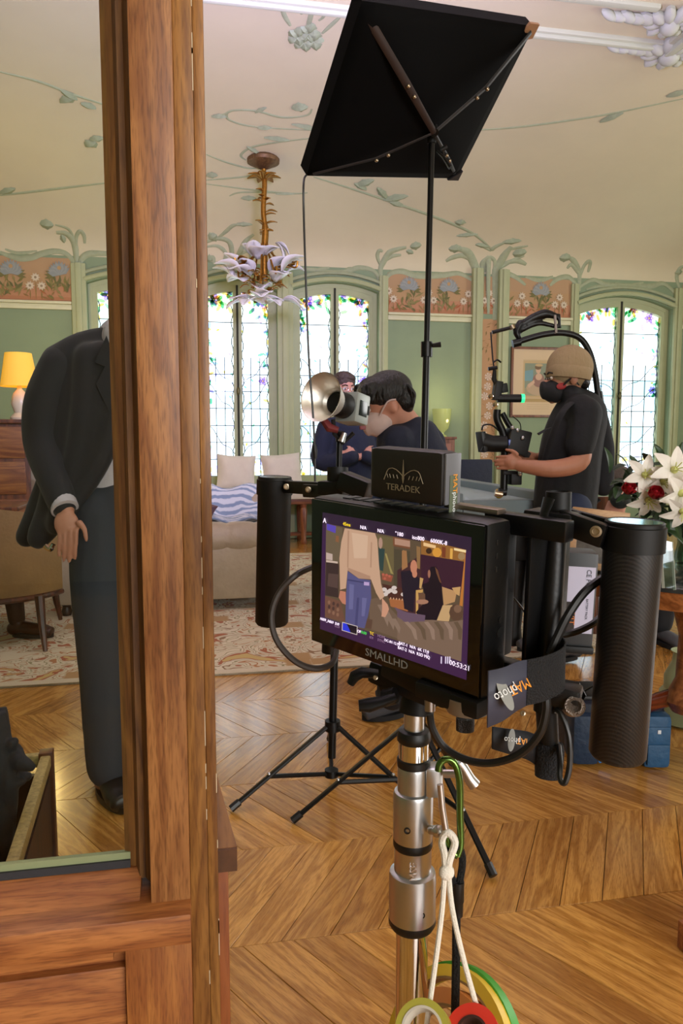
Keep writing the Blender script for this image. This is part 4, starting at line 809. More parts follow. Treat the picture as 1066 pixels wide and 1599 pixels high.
# ---- chesterfield sofa
leath = mat('pale_brown_leather', '#a3937a', .5, var=.12, vscale=6, bump=.15, bscale=40)
sofa = thing('chesterfield_sofa', (-.2, 5.5, 0), 'pale brown buttoned sofa with rolled back between pillar and black handle', 'sofa')
def roll(x0, x1, y, z, r, name, n=9):
    P = []; rs = []
    for k in range(n * 8 + 1): t = k / (n * 8); P.append((lerp(x0, x1, t), y, z)); rs.append(r * (.90 + .10 * abs(math.sin(t * n * math.pi)) ** .5) * (min(1, .72 + 6 * t, .72 + 6 * (1 - t))))
    return MB().tube(P, rs, 20).build(name, leath, sofa)
roll(-1.0, .56, 5.18, .505, .118, 'front_roll', 8); roll(-1.0, .56, 5.98, .66, .12, 'back_roll', 8)
MB().box((-.98, 5.08, .09), (.54, 6.08, .46), .03).build('base', leath, sofa)
MB().box((-.95, 5.2, .42), (.5, 5.95, .52), .04).build('seat_cushion', leath, sofa)
MB().box((-.98, 5.95, .4), (.54, 6.08, .66), .02).build('backrest', leath, sofa)
for x in (-.9, .47):
    for y in (5.15, 6.0): MB().lathe((x, y, .0135), [(.028, 0), (.035, .03), (.025, .06), (.04, .085)], (0, 0, 1), 12).build('foot', mat('dark_walnut', '#2a1810', .4), sofa)
# striped throw over the seat and back
tm = bpy.data.materials.new('striped_throw'); tm.use_nodes = True; nt = tm.node_tree; b = nt.nodes['Principled BSDF']; b.inputs['Roughness'].default_value = .9
tc = nt.nodes.new('ShaderNodeTexCoord'); wv = nt.nodes.new('ShaderNodeTexWave'); wv.bands_direction = 'Y'; wv.inputs['Scale'].default_value = 11; wv.inputs['Distortion'].default_value = 3; cr = nt.nodes.new('ShaderNodeValToRGB'); cr.color_ramp.elements[0].color = srgb('#7f8fa4'); cr.color_ramp.elements[1].color = srgb('#c9ccd0'); cr.color_ramp.elements[0].position = .25; cr.color_ramp.elements[1].position = .6
nt.links.new(tc.outputs['Object'], wv.inputs[0]); nt.links.new(wv.outputs[0], cr.inputs[0]); nt.links.new(cr.outputs[0], b.inputs['Base Color'])
gx, gy_ = 26, 26; vs = []
def throwz(x, y):
    if y < 5.8: z = lerp(.60, .575, (y - 5.25) / .5)
    else: z = .575 + .235 * math.sin(min(1, (y - 5.8) / .2) * math.pi / 2)
    return z + .022 * math.sin(y * 38 + 3 * math.sin(x * 7)) + .012 * math.sin(x * 23)
for j in range(gy_ + 1):
    for i in range(gx + 1): x = lerp(-.12, .50, i / gx); y = lerp(5.28, 6.03, j / gy_); vs.append((x, y, throwz(x, y)))
tb = MB().add(vs, [(j * (gx + 1) + i, j * (gx + 1) + i + 1, (j + 1) * (gx + 1) + i + 1, (j + 1) * (gx + 1) + i) for j in range(gy_) for i in range(gx)]).build('throw_blanket', tm, mods=[('SOLIDIFY', {'thickness': .012, 'offset': 1})]); tag(tb, 'rumpled blue and white striped blanket on the buttoned sofa', 'blanket')
def cushion(c, sx, sy, sz_, M, name, m, label, cat='cushion', grp=None):
    n = 12; mb = MB()
    for s in (1, -1):
        vs = []
        for j in range(n + 1):
            for i in range(n + 1):
                u, v = 2 * i / n - 1, 2 * j / n - 1; h = (max(0, 1 - u ** 4) * max(0, 1 - v ** 4)) ** .6; pin = 1 - .07 * (1 - abs(u) ** 2) * abs(v) ** 3; pin2 = 1 - .07 * (1 - abs(v) ** 2) * abs(u) ** 3
                vs.append(Vector(c) + M @ Vector((u * sx / 2 * pin2, s * sy / 2 * h + .006 * math.sin(u * 5 + v * 3), v * sz_ / 2 * pin)))
        mb.add(vs, [(j * (n + 1) + i, j * (n + 1) + i + 1, (j + 1) * (n + 1) + i + 1, (j + 1) * (n + 1) + i) for j in range(n) for i in range(n)])
    o = mb.build(name, m); return tag(o, label, cat, grp)
cushion((-.10, 5.45, .645), .40, .13, .24, rotm(62, 0, 25), 'cushion', mat('mauve_cotton', '#6a5054', .85, var=.1), 'mauve cushion lying on the sofa under the striped blanket')
# ---- window bench and two white pillows
bench = thing('window_bench', (.6, 8.45, 0), 'long pale bench with wooden turned legs below the windows', 'bench'); wal = wood('bench_wood', '#5c3420', '#84522f', 'X', 1, .4, .2)
MB().box((-1.3, 8.2, .515), (2.05, 8.68, .61), .03).build('seat_pad', mat('pale_linen', '#c9c2ac', .85), bench)
MB().box((-1.28, 8.22, .46), (2.03, 8.66, .515), .006).build('apron', wal, bench)
MB().box((-1.25, 8.4, .08), (2.0, 8.46, .12), .006).build('stretcher', wal, bench)
for x in (-1.2, -.1, 1.14, 1.95):
    for y in (8.27, 8.6): MB().lathe((x, y, 0), [(.03, 0), (.04, .03), (.028, .06), (.034, .2), (.04, .4), (.03, .42), (.042, .46)], (0, 0, 1), 14).build('leg', wood('bench_leg_wood', '#6e4028', '#96603c', 'Z', 1, .4, .2), bench)
wht = mat('white_cotton', '#d6cfc0', .85, var=.05, bump=.1, bscale=12)
p = PY(369, 740, 8.35); cushion((p.x, 8.42, .61 + .20), .44, .16, .42, rotm(-14, 3, 0), 'pillow', wht, 'white pillow on the window bench left of the black handle')
p = PY(441, 732, 8.35); cushion((p.x, 8.42, .61 + .205), .46, .16, .43, rotm(-14, -4, 4), 'pillow', wht, 'white pillow on the window bench partly behind the black handle top')
# ---- tan armchair seen from behind
tan = mat('tan_upholstery', '#8a6c40', .8, var=.15, vscale=5, bump=.12, bscale=60)
ac = thing('armchair', (-1.25, 4.7, .0135), 'tan upholstered armchair with curved back at the left edge', 'armchair'); cw = wood('chair_leg_wood', '#2c140c', '#5a2c18', 'Z', 1, .3, .1, coat=.5)
A = []; B = []; cx, cy = -1.25, 4.72
bk = MB()
for k in range(19):
    a = R(200 + k * 140 / 18); A.append((cx + .46 * math.cos(a), cy + .42 * math.sin(a))); B.append((cx + .36 * math.cos(a), cy + .32 * math.sin(a)))
top = lambda k: .84 - .10 * abs(k - 9) / 9
bk.strip([(x, y, .30) for x, y in A], [(x, y, top(k)) for k, (x, y) in enumerate(A)]); bk.strip([(x, y, top(k)) for k, (x, y) in enumerate(A)], [(x, y, top(k) - .01) for k, (x, y) in enumerate(B)]); bk.strip([(x, y, top(k) - .01) for k, (x, y) in enumerate(B)], [(x, y, .30) for x, y in B]); bk.strip([(x, y, .3) for x, y in B], [(x, y, .3) for x, y in A])
bk.add([(*A[0], .3), (*A[0], top(0)), (*B[0], top(0)), (*B[0], .3)], [(0, 1, 2, 3)]).add([(*A[-1], .3), (*A[-1], top(18)), (*B[-1], top(18)), (*B[-1], .3)], [(0, 1, 2, 3)])
bk.build('backrest', tan, ac)
MB().lathe((cx, cy, 0), [(.34, .28), (.38, .30), (.38, .42), (.34, .45)], (0, 0, 1), 28).build('seat', tan, ac)
MB().tube([(x * 1 - (x - cx) * .01, y - .004, .295) for x, y in A], .017, 8).build('seat_frame', cw, ac)
for (x, y, dx, dy) in ((-.90, 4.33, .03, -.05), (-1.55, 4.38, -.03, -.05), (-.95, 4.98, .03, .05), (-1.55, 4.98, -.03, .05)):
    MB().tube([(x, y, .32), (x + dx * .4, y + dy * .4, .16), (x + dx, y + dy, .0140)], [.028, .022, .013], 8).build('leg', cw, ac)
# ---- mantel-high cabinet, lamp with glowing shade
cabw = wood('cabinet_wood', '#4a2410', '#7a4420', 'Z', 1, .4, .2)
cp = PY(15, 655, 6.6); cz = cp.z
cab = thing('tall_cabinet', (-2.35, 6.8, .0135), 'dark wooden cabinet under the glowing lamp at the left edge', 'cabinet')
MB().box((-2.9, 6.55, .0135), (cp.x + .16, 7.05, cz - .03), .008).build('body', cabw, cab)
MB().box((-2.93, 6.51, cz - .035), (cp.x + .19, 7.09, cz), .008).build('top', cabw, cab)
for k, (z0, z1) in enumerate(((cz - .32, cz - .06), (cz - .62, cz - .35), (.1, cz - .66))):
    d = MB().box((-2.85, 6.535, z0), (cp.x + .12, 6.56, z1), .006).build('drawer', wood('drawer_wood', '#6a3818', '#96602c', 'X', 1, .4, .2), cab); MB().ell((cp.x - .1, 6.525, (z0 + z1) / 2), .018).build('knob', brass, d)
lc = PY(32, 640, 6.75); lc.z = cz; lamp = thing('table_lamp', lc, 'lit table lamp with a pleated yellow shade at the left edge', 'lamp')
MB().lathe(lc, [(.08, 0), (.085, .02), (.05, .06), (.075, .14), (.055, .22), (.02, .26), (.015, .3)], (0, 0, 1), 20).build('base', mat('cream_ceramic', '#d8c8a8', .3), lamp)
sh = []; n = 48
for k in range(n): r = 1 + .02 * (k % 2); sh.append((r * math.cos(2 * math.pi * k / n), r * math.sin(2 * math.pi * k / n)))
m = MB(); m.strip([lc + Vector((x * .15, y * .15, .28)) for x, y in sh], [lc + Vector((x * .105, y * .105, .56)) for x, y in sh], True)
smt = bpy.data.materials.new('lamp_shade_fabric'); smt.use_nodes = True; b = smt.node_tree.nodes['Principled BSDF']; b.inputs['Base Color'].default_value = srgb('#e8b850'); b.inputs['Emission Color'].default_value = srgb('#f0a420'); b.inputs['Emission Strength'].default_value = .75; b.inputs['Roughness'].default_value = .9
m.build('shade', smt, lamp)
MB().ell(lc + Vector((0, 0, .40)), (.03, .03, .045)).build('bulb', mat('lamp_bulb', '#ffd890', .5, emit=4, ecol='#ffc860'), lamp)
pl = bpy.data.lights.new('lamp_glow', 'POINT'); pl.energy = 48; pl.color = (1, .68, .25); pl.shadow_soft_size = .1; po = bpy.data.objects.new('lamp_glow', pl); COL.objects.link(po); po.location = lc + Vector((.0, .28, .72))
# small table with a sheet of paper beside the chair
stt = thing('side_table', (-1.95, 5.6, .0135), 'dark wooden side table behind the tan armchair', 'table')
zt_ = PY(12, 789, 5.45).z; MB().box((-2.3, 5.3, zt_ - .03), (PY(28, 789, 5.3).x, 5.8, zt_), .006).build('top', cabw, stt)
for x in (-2.25, -1.72):
    for y in (5.35, 5.75): MB().cyl((x, y, .0135), (x, y, zt_ - .03), .018, .022, 10).build('leg', cabw, stt)
tag(MB().add([(-1.95, 5.33, zt_ + .001), (-1.64, 5.33, zt_ + .004), (-1.66, 5.5, zt_ + .02), (-1.97, 5.5, zt_ + .004)], [(0, 1, 2, 3)]).build('paper_sheet', mat('paper', '#e4ddd0', .7), mods=[('SOLIDIFY', {'thickness': .001, 'offset': 1})]), 'white sheet of paper on the dark side table', 'paper')
# ---- small pedestal cabinet with glass lamp near the back wall
lp = PY(692, 682, 8.45)
pc = thing('pedestal_cabinet', (lp.x, 8.5, 0), 'narrow brown cabinet carrying the green glass lamp', 'cabinet')
MB().box((lp.x - .14, 8.38, .0), (lp.x + .12, 8.66, lp.z - .03), .006).build('body', wood('pedestal_wood', '#5a3422', '#7e5038', 'Z', 1, .5, .2), pc)
MB().box((lp.x - .16, 8.36, lp.z - .03), (lp.x + .14, 8.68, lp.z), .006).build('top', MATS['pedestal_wood'], pc)
MB().box((lp.x - .09, 8.37, lp.z - .4), (lp.x + .07, 8.385, lp.z - .08), .004).build('door', mat('reddish_panel', '#8a5a48', .5), pc)
gl_ = thing('glass_lamp', (lp.x - .0, 8.52, lp.z), 'lit pale green glass goblet lamp on the narrow cabinet', 'lamp')
MB().lathe((lp.x, 8.52, lp.z), [(.06, 0), (.065, .01), (.03, .03), (.03, .05), (.08, .10), (.10, .18), (.115, .33), (.11, .33), (.09, .18)], (0, 0, 1), 24).build('bowl', mat('green_glass', '#9aa864', .25, emit=.22, ecol='#c8c878'), gl_)
MB().ell((lp.x + .03, 8.44, lp.z + .19), (.028, .02, .028)).build('bulb', mat('warm_bulb', '#ffe8a0', .5, emit=2.2, ecol='#ffdc88'), gl_)
g2 = bpy.data.lights.new('glass_lamp_glow', 'POINT'); g2.energy = 5; g2.color = (1, .78, .4); g2.shadow_soft_size = .08; g2o = bpy.data.objects.new('glass_lamp_glow', g2); COL.objects.link(g2o); g2o.location = (lp.x, 8.42, lp.z + .42)
# ---- framed portrait print on the back wall
fa, fb = PY(798, 541, WY - .02), PY(882, 652, WY - .02); fx0, fx1, fz0, fz1 = fa.x, fb.x, fb.z, fa.z
pf = thing('framed_picture', ((fx0 + fx1) / 2, WY - .02, fz0), 'framed portrait print with a wide cream mount on the green wall', 'picture'); fw = wood('frame_wood', '#5a3420', '#7c4e30', 'Z', 1, .4, .1); t = .03
for lo, hi in (((fx0, fz0), (fx1, fz0 + t)), ((fx0, fz1 - t), (fx1, fz1)), ((fx0, fz0 + t), (fx0 + t, fz1 - t)), ((fx1 - t, fz0 + t), (fx1, fz1 - t))): MB().box((lo[0], WY - .04, lo[1]), (hi[0], WY - .001, hi[1]), .004).build('frame', fw, pf)
MB().box((fx0 + t, WY - .02, fz0 + t), (fx1 - t, WY - .005, fz1 - t)).build('mount_board', mat('cream_card', '#c9b48c', .8), pf, smooth=False)
pr = MB(); W_, H_ = fx1 - fx0, fz1 - fz0
def pq(c, pts, l): pr.color(c).flat([(fx0 + u * W_, WY - .0205 - l * .0002, fz0 + v * H_) for u, v in pts])
def pe(c, u, v, ru, rv, l, k=12): pq(c, [(u + ru * math.cos(2 * math.pi * i / k), v + rv * math.sin(2 * math.pi * i / k)) for i in range(k)], l)
pq('#b8a070', [(.22, .28), (.78, .28), (.78, .80), (.22, .80)], 0); pq('#7f8a70', [(.25, .31), (.75, .31), (.75, .77), (.25, .77)], 1); pq('#6f9494', [(.25, .52), (.40, .52), (.40, .68), (.25, .66)], 2)
pq('#96906c', [(.25, .31), (.75, .31), (.75, .4), (.25, .42)], 2); pe('#b09a78', .5, .42, .22, .11, 3); pe('#8a6a5a', .5, .53, .11, .10, 4); pe('#c4a484', .5, .58, .06, .05, 5); pe('#c4a484', .49, .675, .045, .05, 6); pe('#6e5a3c', .485, .715, .06, .035, 7); pe('#b8a070', .5, .745, .07, .02, 8); pq('#c4a484', [(.30, .46), (.42, .54), (.43, .49), (.33, .42)], 9)
pq('#a8905c', [(.24, .22), (.76, .22), (.74, .27), (.26, .27)], 1); pq('#b9a57a', [(.22, .80), (.78, .80), (.78, .82), (.22, .82)], 1)
for k in range(3): pq('#b3a07c', [(.3, .12 + .03 * k), (.7, .12 + .03 * k), (.7, .126 + .03 * k), (.3, .126 + .03 * k)], 1)
pr.build('portrait_print', printmat('print_paper', rough=.7), pf, smooth=False)
# ---- billiard table with pale cloth
bt = thing('billiard_table', (1.6, 4.7, 0), 'billiard table with pale blue-grey cloth and dark sides', 'table'); tz = .86
bx0, bx1, by0, by1 = 1.30, 1.90, 3.78, 5.7; pcl = mat('pale_cloth', '#93a3a6', .9, var=.04)
MB().box((bx0 + .08, by0 + .08, tz - .05), (bx1 - .08, by1 - .08, tz), .004).build('playing_surface', pcl, bt)
for lo, hi in (((bx0, by0), (bx0 + .09, by1)), ((bx1 - .09, by0), (bx1, by1)), ((bx0 + .09, by0), (bx1 - .09, by0 + .06)), ((bx0 + .09, by1 - .09), (bx1 - .09, by1))): MB().box((*lo, tz - .12), (*hi, tz + (.045 if hi[0] - lo[0] < .2 or lo[1] > 5 else .004)), .01).build('rail', mat('rail_grey', '#6c7a7e', .6), bt)
MB().box((bx0 + .03, by0 + .03, tz - .34), (bx1 - .03, by1 - .03, tz - .12), .01).build('cabinet', mat('ebonised_wood', '#14110f', .45), bt)
for x in (bx0 + .14, bx1 - .14):
    for y in (by0 + .16, by1 - .16): MB().lathe((x, y, .013), [(.06, 0), (.05, .1), (.07, .3), (.085, tz - .345)], (0, 0, 1), 14).build('leg', MATS['ebonised_wood'], bt)
bpz = PZ(779, 770, tz + .03); tag(MB().ell((bpz.x, bpz.y, tz + .0285), .0285, None, 16, 10).build('billiard_ball', mat('yellow_ball', '#c79a3c', .2)), 'yellow billiard ball on the pale table cloth', 'ball')
nc_ = thing('dining_chair', (2.25, 6.15, 0.0135), 'dark navy upholstered chair behind the billiard table', 'chair'); nb_ = mat('navy_upholstery', '#1c2432', .8, bump=.2, bscale=30); qx = PD(729, 742, 6.1); nc_.location = (qx.x, 6.2, .0135); ORG[nc_] = Vector((qx.x, 6.2, .0135))
MB().box((qx.x - .06, 5.98, .52), (qx.x + .30, 6.05, 1.02), .02).build('backrest', nb_, nc_); MB().box((qx.x - .06, 6.02, .43), (qx.x + .32, 6.44, .52), .03).build('seat', nb_, nc_)
for x in (-.03, .27):
    for y in (6.04, 6.38): MB().cyl((qx.x + x, y, .0135), (qx.x + x, y, .44), .016, .02, 10).build('leg', cabw, nc_)
# ---- round marble-topped table at the right
tcx, tcy = PD(1085, 900, 2.62).x, PD(1085, 900, 2.62).y; tz = .745
rt = thing('round_table', (tcx, tcy, 0), 'round table with black marble top and wooden rim under the flowers', 'table'); rw = wood('table_wood', '#6e3c1c', '#a5683a', 'X', 1, .3, .2)
MB().lathe((tcx, tcy, 0), [(.41, tz - .022), (.425, tz - .018), (.425, tz - .004), (.42, tz)], (0, 0, 1), 64).build('marble_top', mat('black_marble', '#17191a', .12, var=.5, vscale=5, c2='#3a3e3e'), rt)
MB().lathe((tcx, tcy, 0), [(.38, tz - .085), (.40, tz - .08), (.41, tz - .022), (.36, tz - .022)], (0, 0, 1), 64).build('rim', rw, rt)
MB().lathe((tcx, tcy, 0), [(.06, .22), (.085, .26), (.05, .34), (.045, .5), (.07, .6), (.12, tz - .085)], (0, 0, 1), 22).build('pedestal', rw, rt)
for a in (R(150), R(30), R(292)):
    d = Vector((math.cos(a), math.sin(a), 0)); o = Vector((tcx, tcy, 0)); MB().tube(spline([o + d * .05 + Vector((0, 0, .27)), o + d * .18 + Vector((0, 0, .2)), o + d * .28 + Vector((0, 0, .08)), o + d * .36 + Vector((0, 0, .022))], 5), [.03] * 6 + [.026] * 5 + [.02] * 5, 10).build('foot', wood('foot_wood', '#4a1c0c', '#7a3418', 'X', 1, .2, .1, coat=.6), rt)
# green pot on the floor by the table
gp = PZ(1068, 1128, 0); pot = thing('ceramic_pot', (gp.x, gp.y, 0), 'pale green stepped ceramic pot on the floor at the right edge', 'pot')
MB().lathe(gp, [(.085, 0), (.11, .015), (.115, .06), (.10, .1), (.105, .13), (.088, .15), (.088, .20), (.06, .26), (.055, .30), (.065, .31), (.058, .305)], (0, 0, 1), 30).build('body', mat('celadon', '#8f9a74', .35), pot)
# picture frames on the table
fo = wood('pale_frame_wood', '#b08a62', '#c9a57c', 'X', 1, .5, .1)
p0 = PZ(932, 893, tz); fm = thing('photo_frame', p0, 'pale wooden photo frame standing tilted on the marble table', 'photo frame'); FM = rotm(-14, 6, -20); fc = p0 + Vector((0, 0, .11))
for (c, d) in (((0, 0, .092), (.19, .016, .024)), ((0, 0, -.092), (.19, .016, .024)), ((-.083, 0, 0), (.024, .016, .16)), ((.083, 0, 0), (.024, .016, .16))): MB().obox(fc + FM @ Vector(c), d, FM, .003).build('border', fo, fm)
MB().obox(fc + FM @ Vector((0, .002, 0)), (.145, .006, .165), FM).build('photo', mat('old_photo', '#5a5650', .3, var=.4, vscale=30), fm, smooth=False)
MB().obox(fc + FM @ Vector((0, .04, -.03)), (.03, .004, .14), FM @ rotm(25), .001).build('easel_strut', mat('dark_strut', '#4a2f1c', .6), fm)
p0 = PZ(915, 886, tz) + Vector((.0, -.02, 0)); f2 = thing('photo_frame', p0, 'small photo frame seen from behind with a brown strut', 'photo frame'); FM = rotm(16, 0, 15); fc = p0 + Vector((0, 0, .055))
MB().obox(fc, (.085, .008, .11), FM, .002).build('backing', mat('grey_backing', '#b0a090', .7), f2)
MB().obox(fc + FM @ Vector((.01, -.02, -.012)), (.014, .004, .09), FM @ rotm(-28, 18), .001).build('easel_strut', mat('tan_strut', '#a07a50', .6), f2)
p0 = PZ(1040, 920, tz); ap = thing('acrylic_stand', p0, 'clear acrylic sign holder leaning on the marble table', 'sign holder'); FM = rotm(-12, 12, 30); fc = p0 + Vector((0, 0, .075))
MB().obox(fc, (.075, .006, .145), FM).build('panel', glassmat('acrylic', '#dfeaea', .22, .03), ap, smooth=False)
for s in (-1, 1): MB().obox(fc + FM @ Vector((s * .038, 0, 0)), (.002, .008, .147), FM).build('edge', mat('acrylic_edge', '#a8b0a4', .2), ap, smooth=False)
# ---- vase of lilies and roses
vp = Vector((tcx + .03, tcy + .08, tz)); vs_ = thing('flower_vase', vp, 'glass vase on the marble table holding the bouquet', 'vase')
MB().lathe(vp, [(.045, 0), (.05, .02), (.04, .08), (.06, .16), (.055, .16), (.036, .08)], (0, 0, 1), 24).build('body', glassmat('vase_glass', '#c8d8d0', .2, .03), vs_)
MB().lathe(vp, [(.04, .012), (.034, .08), (.05, .14)], (0, 0, 1), 20).build('water', glassmat('vase_water', '#b8ccb8', .1), vs_)
lily = mat('lily_white', '#e8e4da', .6, var=.04, vscale=20); rose = mat('rose_red', '#a0101c', .6, var=.25, vscale=60); leafm = mat('leaf_green', '#1f3a16', .5, var=.3, vscale=30); yel = mat('lily_heart', '#c8cc7a', .6)
def petal(mb, c, d, up, l, w, curl):
    d = Vector(d).normalized(); s = d.cross(Vector(up)).normalized(); nrm = s.cross(d); A = []; B = []; M_ = []
    for i in range(7):
        t = i / 6; hw = w * math.sin(math.pi * (t * .93 + .04)) ** .8; c_ = Vector(c) + d * l * t + nrm * (l * .25 * t - curl * l * t ** 2.2); A.append(c_ + s * hw + nrm * hw * .3); B.append(c_ - s * hw + nrm * hw * .3); M_.append(c_)
    mb.strip(A, M_).strip(M_, B)
def stem(a, par): MB().tube(spline([vp + Vector((0, 0, .03)), vp + Vector((0, 0, .17)) + (Vector(a) - vp) * .15, lerp(vp + Vector((0, 0, .2)), Vector(a), .6), a], 4), .004, 6).build('stem', leafm, par)
def lily_f(px, py, d, face, s, label):
    c = PD(px, py, d); f = Vector(face).normalized(); t = thing('lily', c, label, 'flower', 'white lilies in the vase'); a, b = frame_of(f)
    for k in range(6):
        w = 2 * math.pi * k / 6 + .3; r = a * math.cos(w) + b * math.sin(w); m = MB(); petal(m, c, f * .45 + r, f, .07 * s, .018 * s, .55); m.build('petal', lily, t)
    m = MB()
    for k in range(6): w = 2 * math.pi * k / 6; m.tube([c, c + f * .03 * s + (a * math.cos(w) + b * math.sin(w)) * .008, c + f * .045 * s + (a * math.cos(w) + b * math.sin(w)) * .018], .0018, 5)
    m.ell(c + f * .012, .011 * s).build('stamens', yel, t); stem(c - f * .01, t)
for a in ((1005, 742, 2.50, (-.3, -1, .15), 1.0, 'white lily facing left above the first red rose'), (1030, 752, 2.50, (.2, -1, -.1), .95, 'white lily in the middle of the bouquet'), (1050, 735, 2.46, (-.2, -1, .3), 1.15, 'large white lily at the top right of the bouquet'), (1060, 768, 2.42, (.1, -1, -.3), 1.15, 'white lily right of the second rose'), (1010, 778, 2.52, (-.2, -1, -.5), 1.0, 'white lily hanging low between the roses'), (1064, 795, 2.40, (-.3, -1, -.7), 1.0, 'white lily drooping lowest at the right edge')): lily_f(*a)
def rose_f(px, py, d, label):
    c = PD(px, py, d); t = thing('rose', c, label, 'flower', 'red roses in the vase'); f = Vector((-.1, -.6, .6)).normalized(); a, b = frame_of(f)
    for ring_, n, r, l in ((0, 3, .006, .028), (1, 4, .012, .032), (2, 5, .018, .034)):
        for k in range(n):
            w = 2 * math.pi * k / n + ring_; rr_ = a * math.cos(w) + b * math.sin(w); m = MB(); petal(m, c + rr_ * r * .6 - f * .012, f + rr_ * (.25 + .3 * ring_), -rr_, l, .019 + .003 * ring_, -.25); m.build('petal', rose, t)
    m = MB().ell(c, (.014, .014, .018), along(f)); m.build('bud', rose, t); stem(c - f * .015, t)
rose_f(981, 765, 2.50, 'red rose at the left of the bouquet'); rose_f(1022, 772, 2.46, 'red rose between the white lilies')
fol = thing('bouquet_leaves', vp + Vector((0, 0, .16)), 'dark green leaves of the bouquet around lilies and roses', 'foliage'); rr = random.Random(3)
for k in range(75):
    px, py = rr.choice([(rr.gauss(1035, 20), rr.gauss(805, 20)), (rr.gauss(1010, 25), rr.gauss(760, 26)), (rr.gauss(985, 16), rr.gauss(752, 14))]); c = PD(px, py, 2.53 + rr.uniform(0, .12)); m = MB(); petal(m, c, (rr.gauss(-.1, 1), rr.gauss(-.4, .5), rr.gauss(.2, .8)), (0, -.4, 1), rr.uniform(.05, .09), rr.uniform(.012, .02), .4); m.build('leaf', leafm, fol)
for (px, py, dx, dz) in ((1035, 715, -.5, .8), (1048, 712, .3, .8), (995, 728, -.4, .6), (1060, 720, .4, .5)):
    m = MB(); petal(m, PD(px, py + 12, 2.53), (dx, -.2, dz), (0, -1, .2), .08, .014, .3); m.build('leaf', leafm, fol)
stem(PD(1035, 790, 2.56), fol)
# ---- blue camera bag on the floor
bg = PZ(968, 1196, 0); bag = thing('camera_bag', (bg.x, bg.y + .1, 0), 'blue and black fabric camera bag on the floor behind the carbon handle', 'bag')
blu = mat('blue_nylon', '#1c4a6e', .6, var=.12, vscale=20, bump=.3, bscale=25); navy = mat('navy_nylon', '#10192c', .65, bump=.2, bscale=25); BM = rotm(0, 0, -12)
def bl(x, y, z): return Vector((bg.x, bg.y, 0)) + BM @ Vector((x, y, z))
MB().obox(bl(0, .14, .115), (.34, .24, .23), BM, .03).build('body', navy, bag)
MB().obox(bl(.125, .05, .10), (.10, .15, .20), BM, .022).build('side_pocket', blu, bag)
MB().obox(bl(-.13, .05, .10), (.10, .13, .19), BM, .022).build('side_pocket', mat('dark_blue_nylon', '#132c46', .6, bump=.3, bscale=25), bag)
MB().obox(bl(.125, -.022, .125), (.085, .014, .07), BM, .006).build('flap', blu, bag); MB().obox(bl(.125, -.026, .055), (.08, .016, .08), BM, .007).build('pouch', blu, bag)
MB().obox(bl(.125, -.0305, .142), (.012, .002, .014), BM, .0008).build('badge', mat('badge_white', '#d0d4d8', .4), bag)
MB().obox(bl(0, .02, .07), (.15, .03, .12), BM, .012).build('front_pocket', rubber, bag)
MB().obox(bl(-.06, .0, .03), (.05, .02, .02), BM @ rotm(0, -20), .004).build('patch', mat('bright_blue', '#2a78c0', .5), bag)
MB().obox(bl(0, .14, .235), (.28, .18, .02), BM, .008).build('lid', rubber, bag)
MB().tube(spline([bl(-.12, .1, .24), bl(-.08, .06, .285), bl(-.01, .08, .275), bl(.06, .1, .25)], 6), .008, 8, True, .5).build('strap', rubber, bag)
MB().tube(spline([bl(.10, .2, .24), bl(.17, .24, .27), bl(.20, .30, .25), bl(.16, .28, .24)], 6), .006, 8, True, .5).build('strap', rubber, bag)
MB().tube(spline([bl(.12, .03, .215), bl(.15, .02, .228), bl(.17, .05, .222)], 5), .006, 8).ell(bl(.115, .03, .215), (.01, .008, .008)).build('metal_clip', mat('nickel', '#c8c8c8', .2, 1), bag)
# ---- wooden plinth of the doorway at the right edge
pz = PZ(1056, 1478, 0); trm = MB().box((pz.x, pz.y - .05, 0), (pz.x + .25, pz.y, PY(1056, 1436, pz.y).z), .004).box((pz.x + .012, pz.y - .045, 0), (pz.x + .24, pz.y - .012, 3.2), .006); struct(trm, 'trim_2', wrail)
# ---- chest with brass edge and dark clothes, behind the glass
hb = .50; c0 = PZ(72, 1172, hb); c1 = PZ(8, 1372, hb)
e = (c1 - c0).normalized(); nrm = Vector((-e.y, e.x, 0)); 
if nrm.x > 0: nrm = -nrm
ch = thing('open_chest', (c0.x - .3, c0.y - .2, 0), 'low dark wooden chest with a pale cane edge under dark clothes', 'chest'); dk = wood('chest_wood', '#1c0a08', '#38180f', 'Z', 1, .5, .2)
q = [c0, c1 + e * .06, c1 + e * .06 + nrm * .45, c0 + nrm * .45]
for k in range(4):
    a, b = q[k], q[(k + 1) % 4]; d = (b - a); mm = Matrix((d.normalized(), Vector((-d.y, d.x, 0)).normalized(), (0, 0, 1))).transposed()
    MB().obox((a + b) / 2 + Vector((0, 0, -.02)), (d.length + .02, .022, .028), mm, .004).build('cane_edge', mat('cane_edge', '#a8935c', .6, var=.35, vscale=120), ch)
    MB().obox((a + b) / 2 + Vector((0, 0, -.02 - (hb - .05) * .3)), (d.length, .016, (hb - .05) * .45), mm).build('side_panel', dk, ch, smooth=False)
    MB().obox(a + Vector((0, 0, -hb / 2)), (.03, .03, hb), mm, .003).build('corner_post', wood('chest_post_wood', '#4a2412', '#70401f', 'Z', 1, .4, .2), ch)
MB().prism([p + Vector((0, 0, -.28)) for p in q], (0, 0, .02)).build('floor_panel', dk, ch, smooth=False)
cm_ = mat('dark_blue_cloth', '#0b111b', .8, var=.3, vscale=14, bump=.4, bscale=14)
jk = MB(); zc = PZ(30, 1210, .56); dj = (zc - CO).dot(CF)
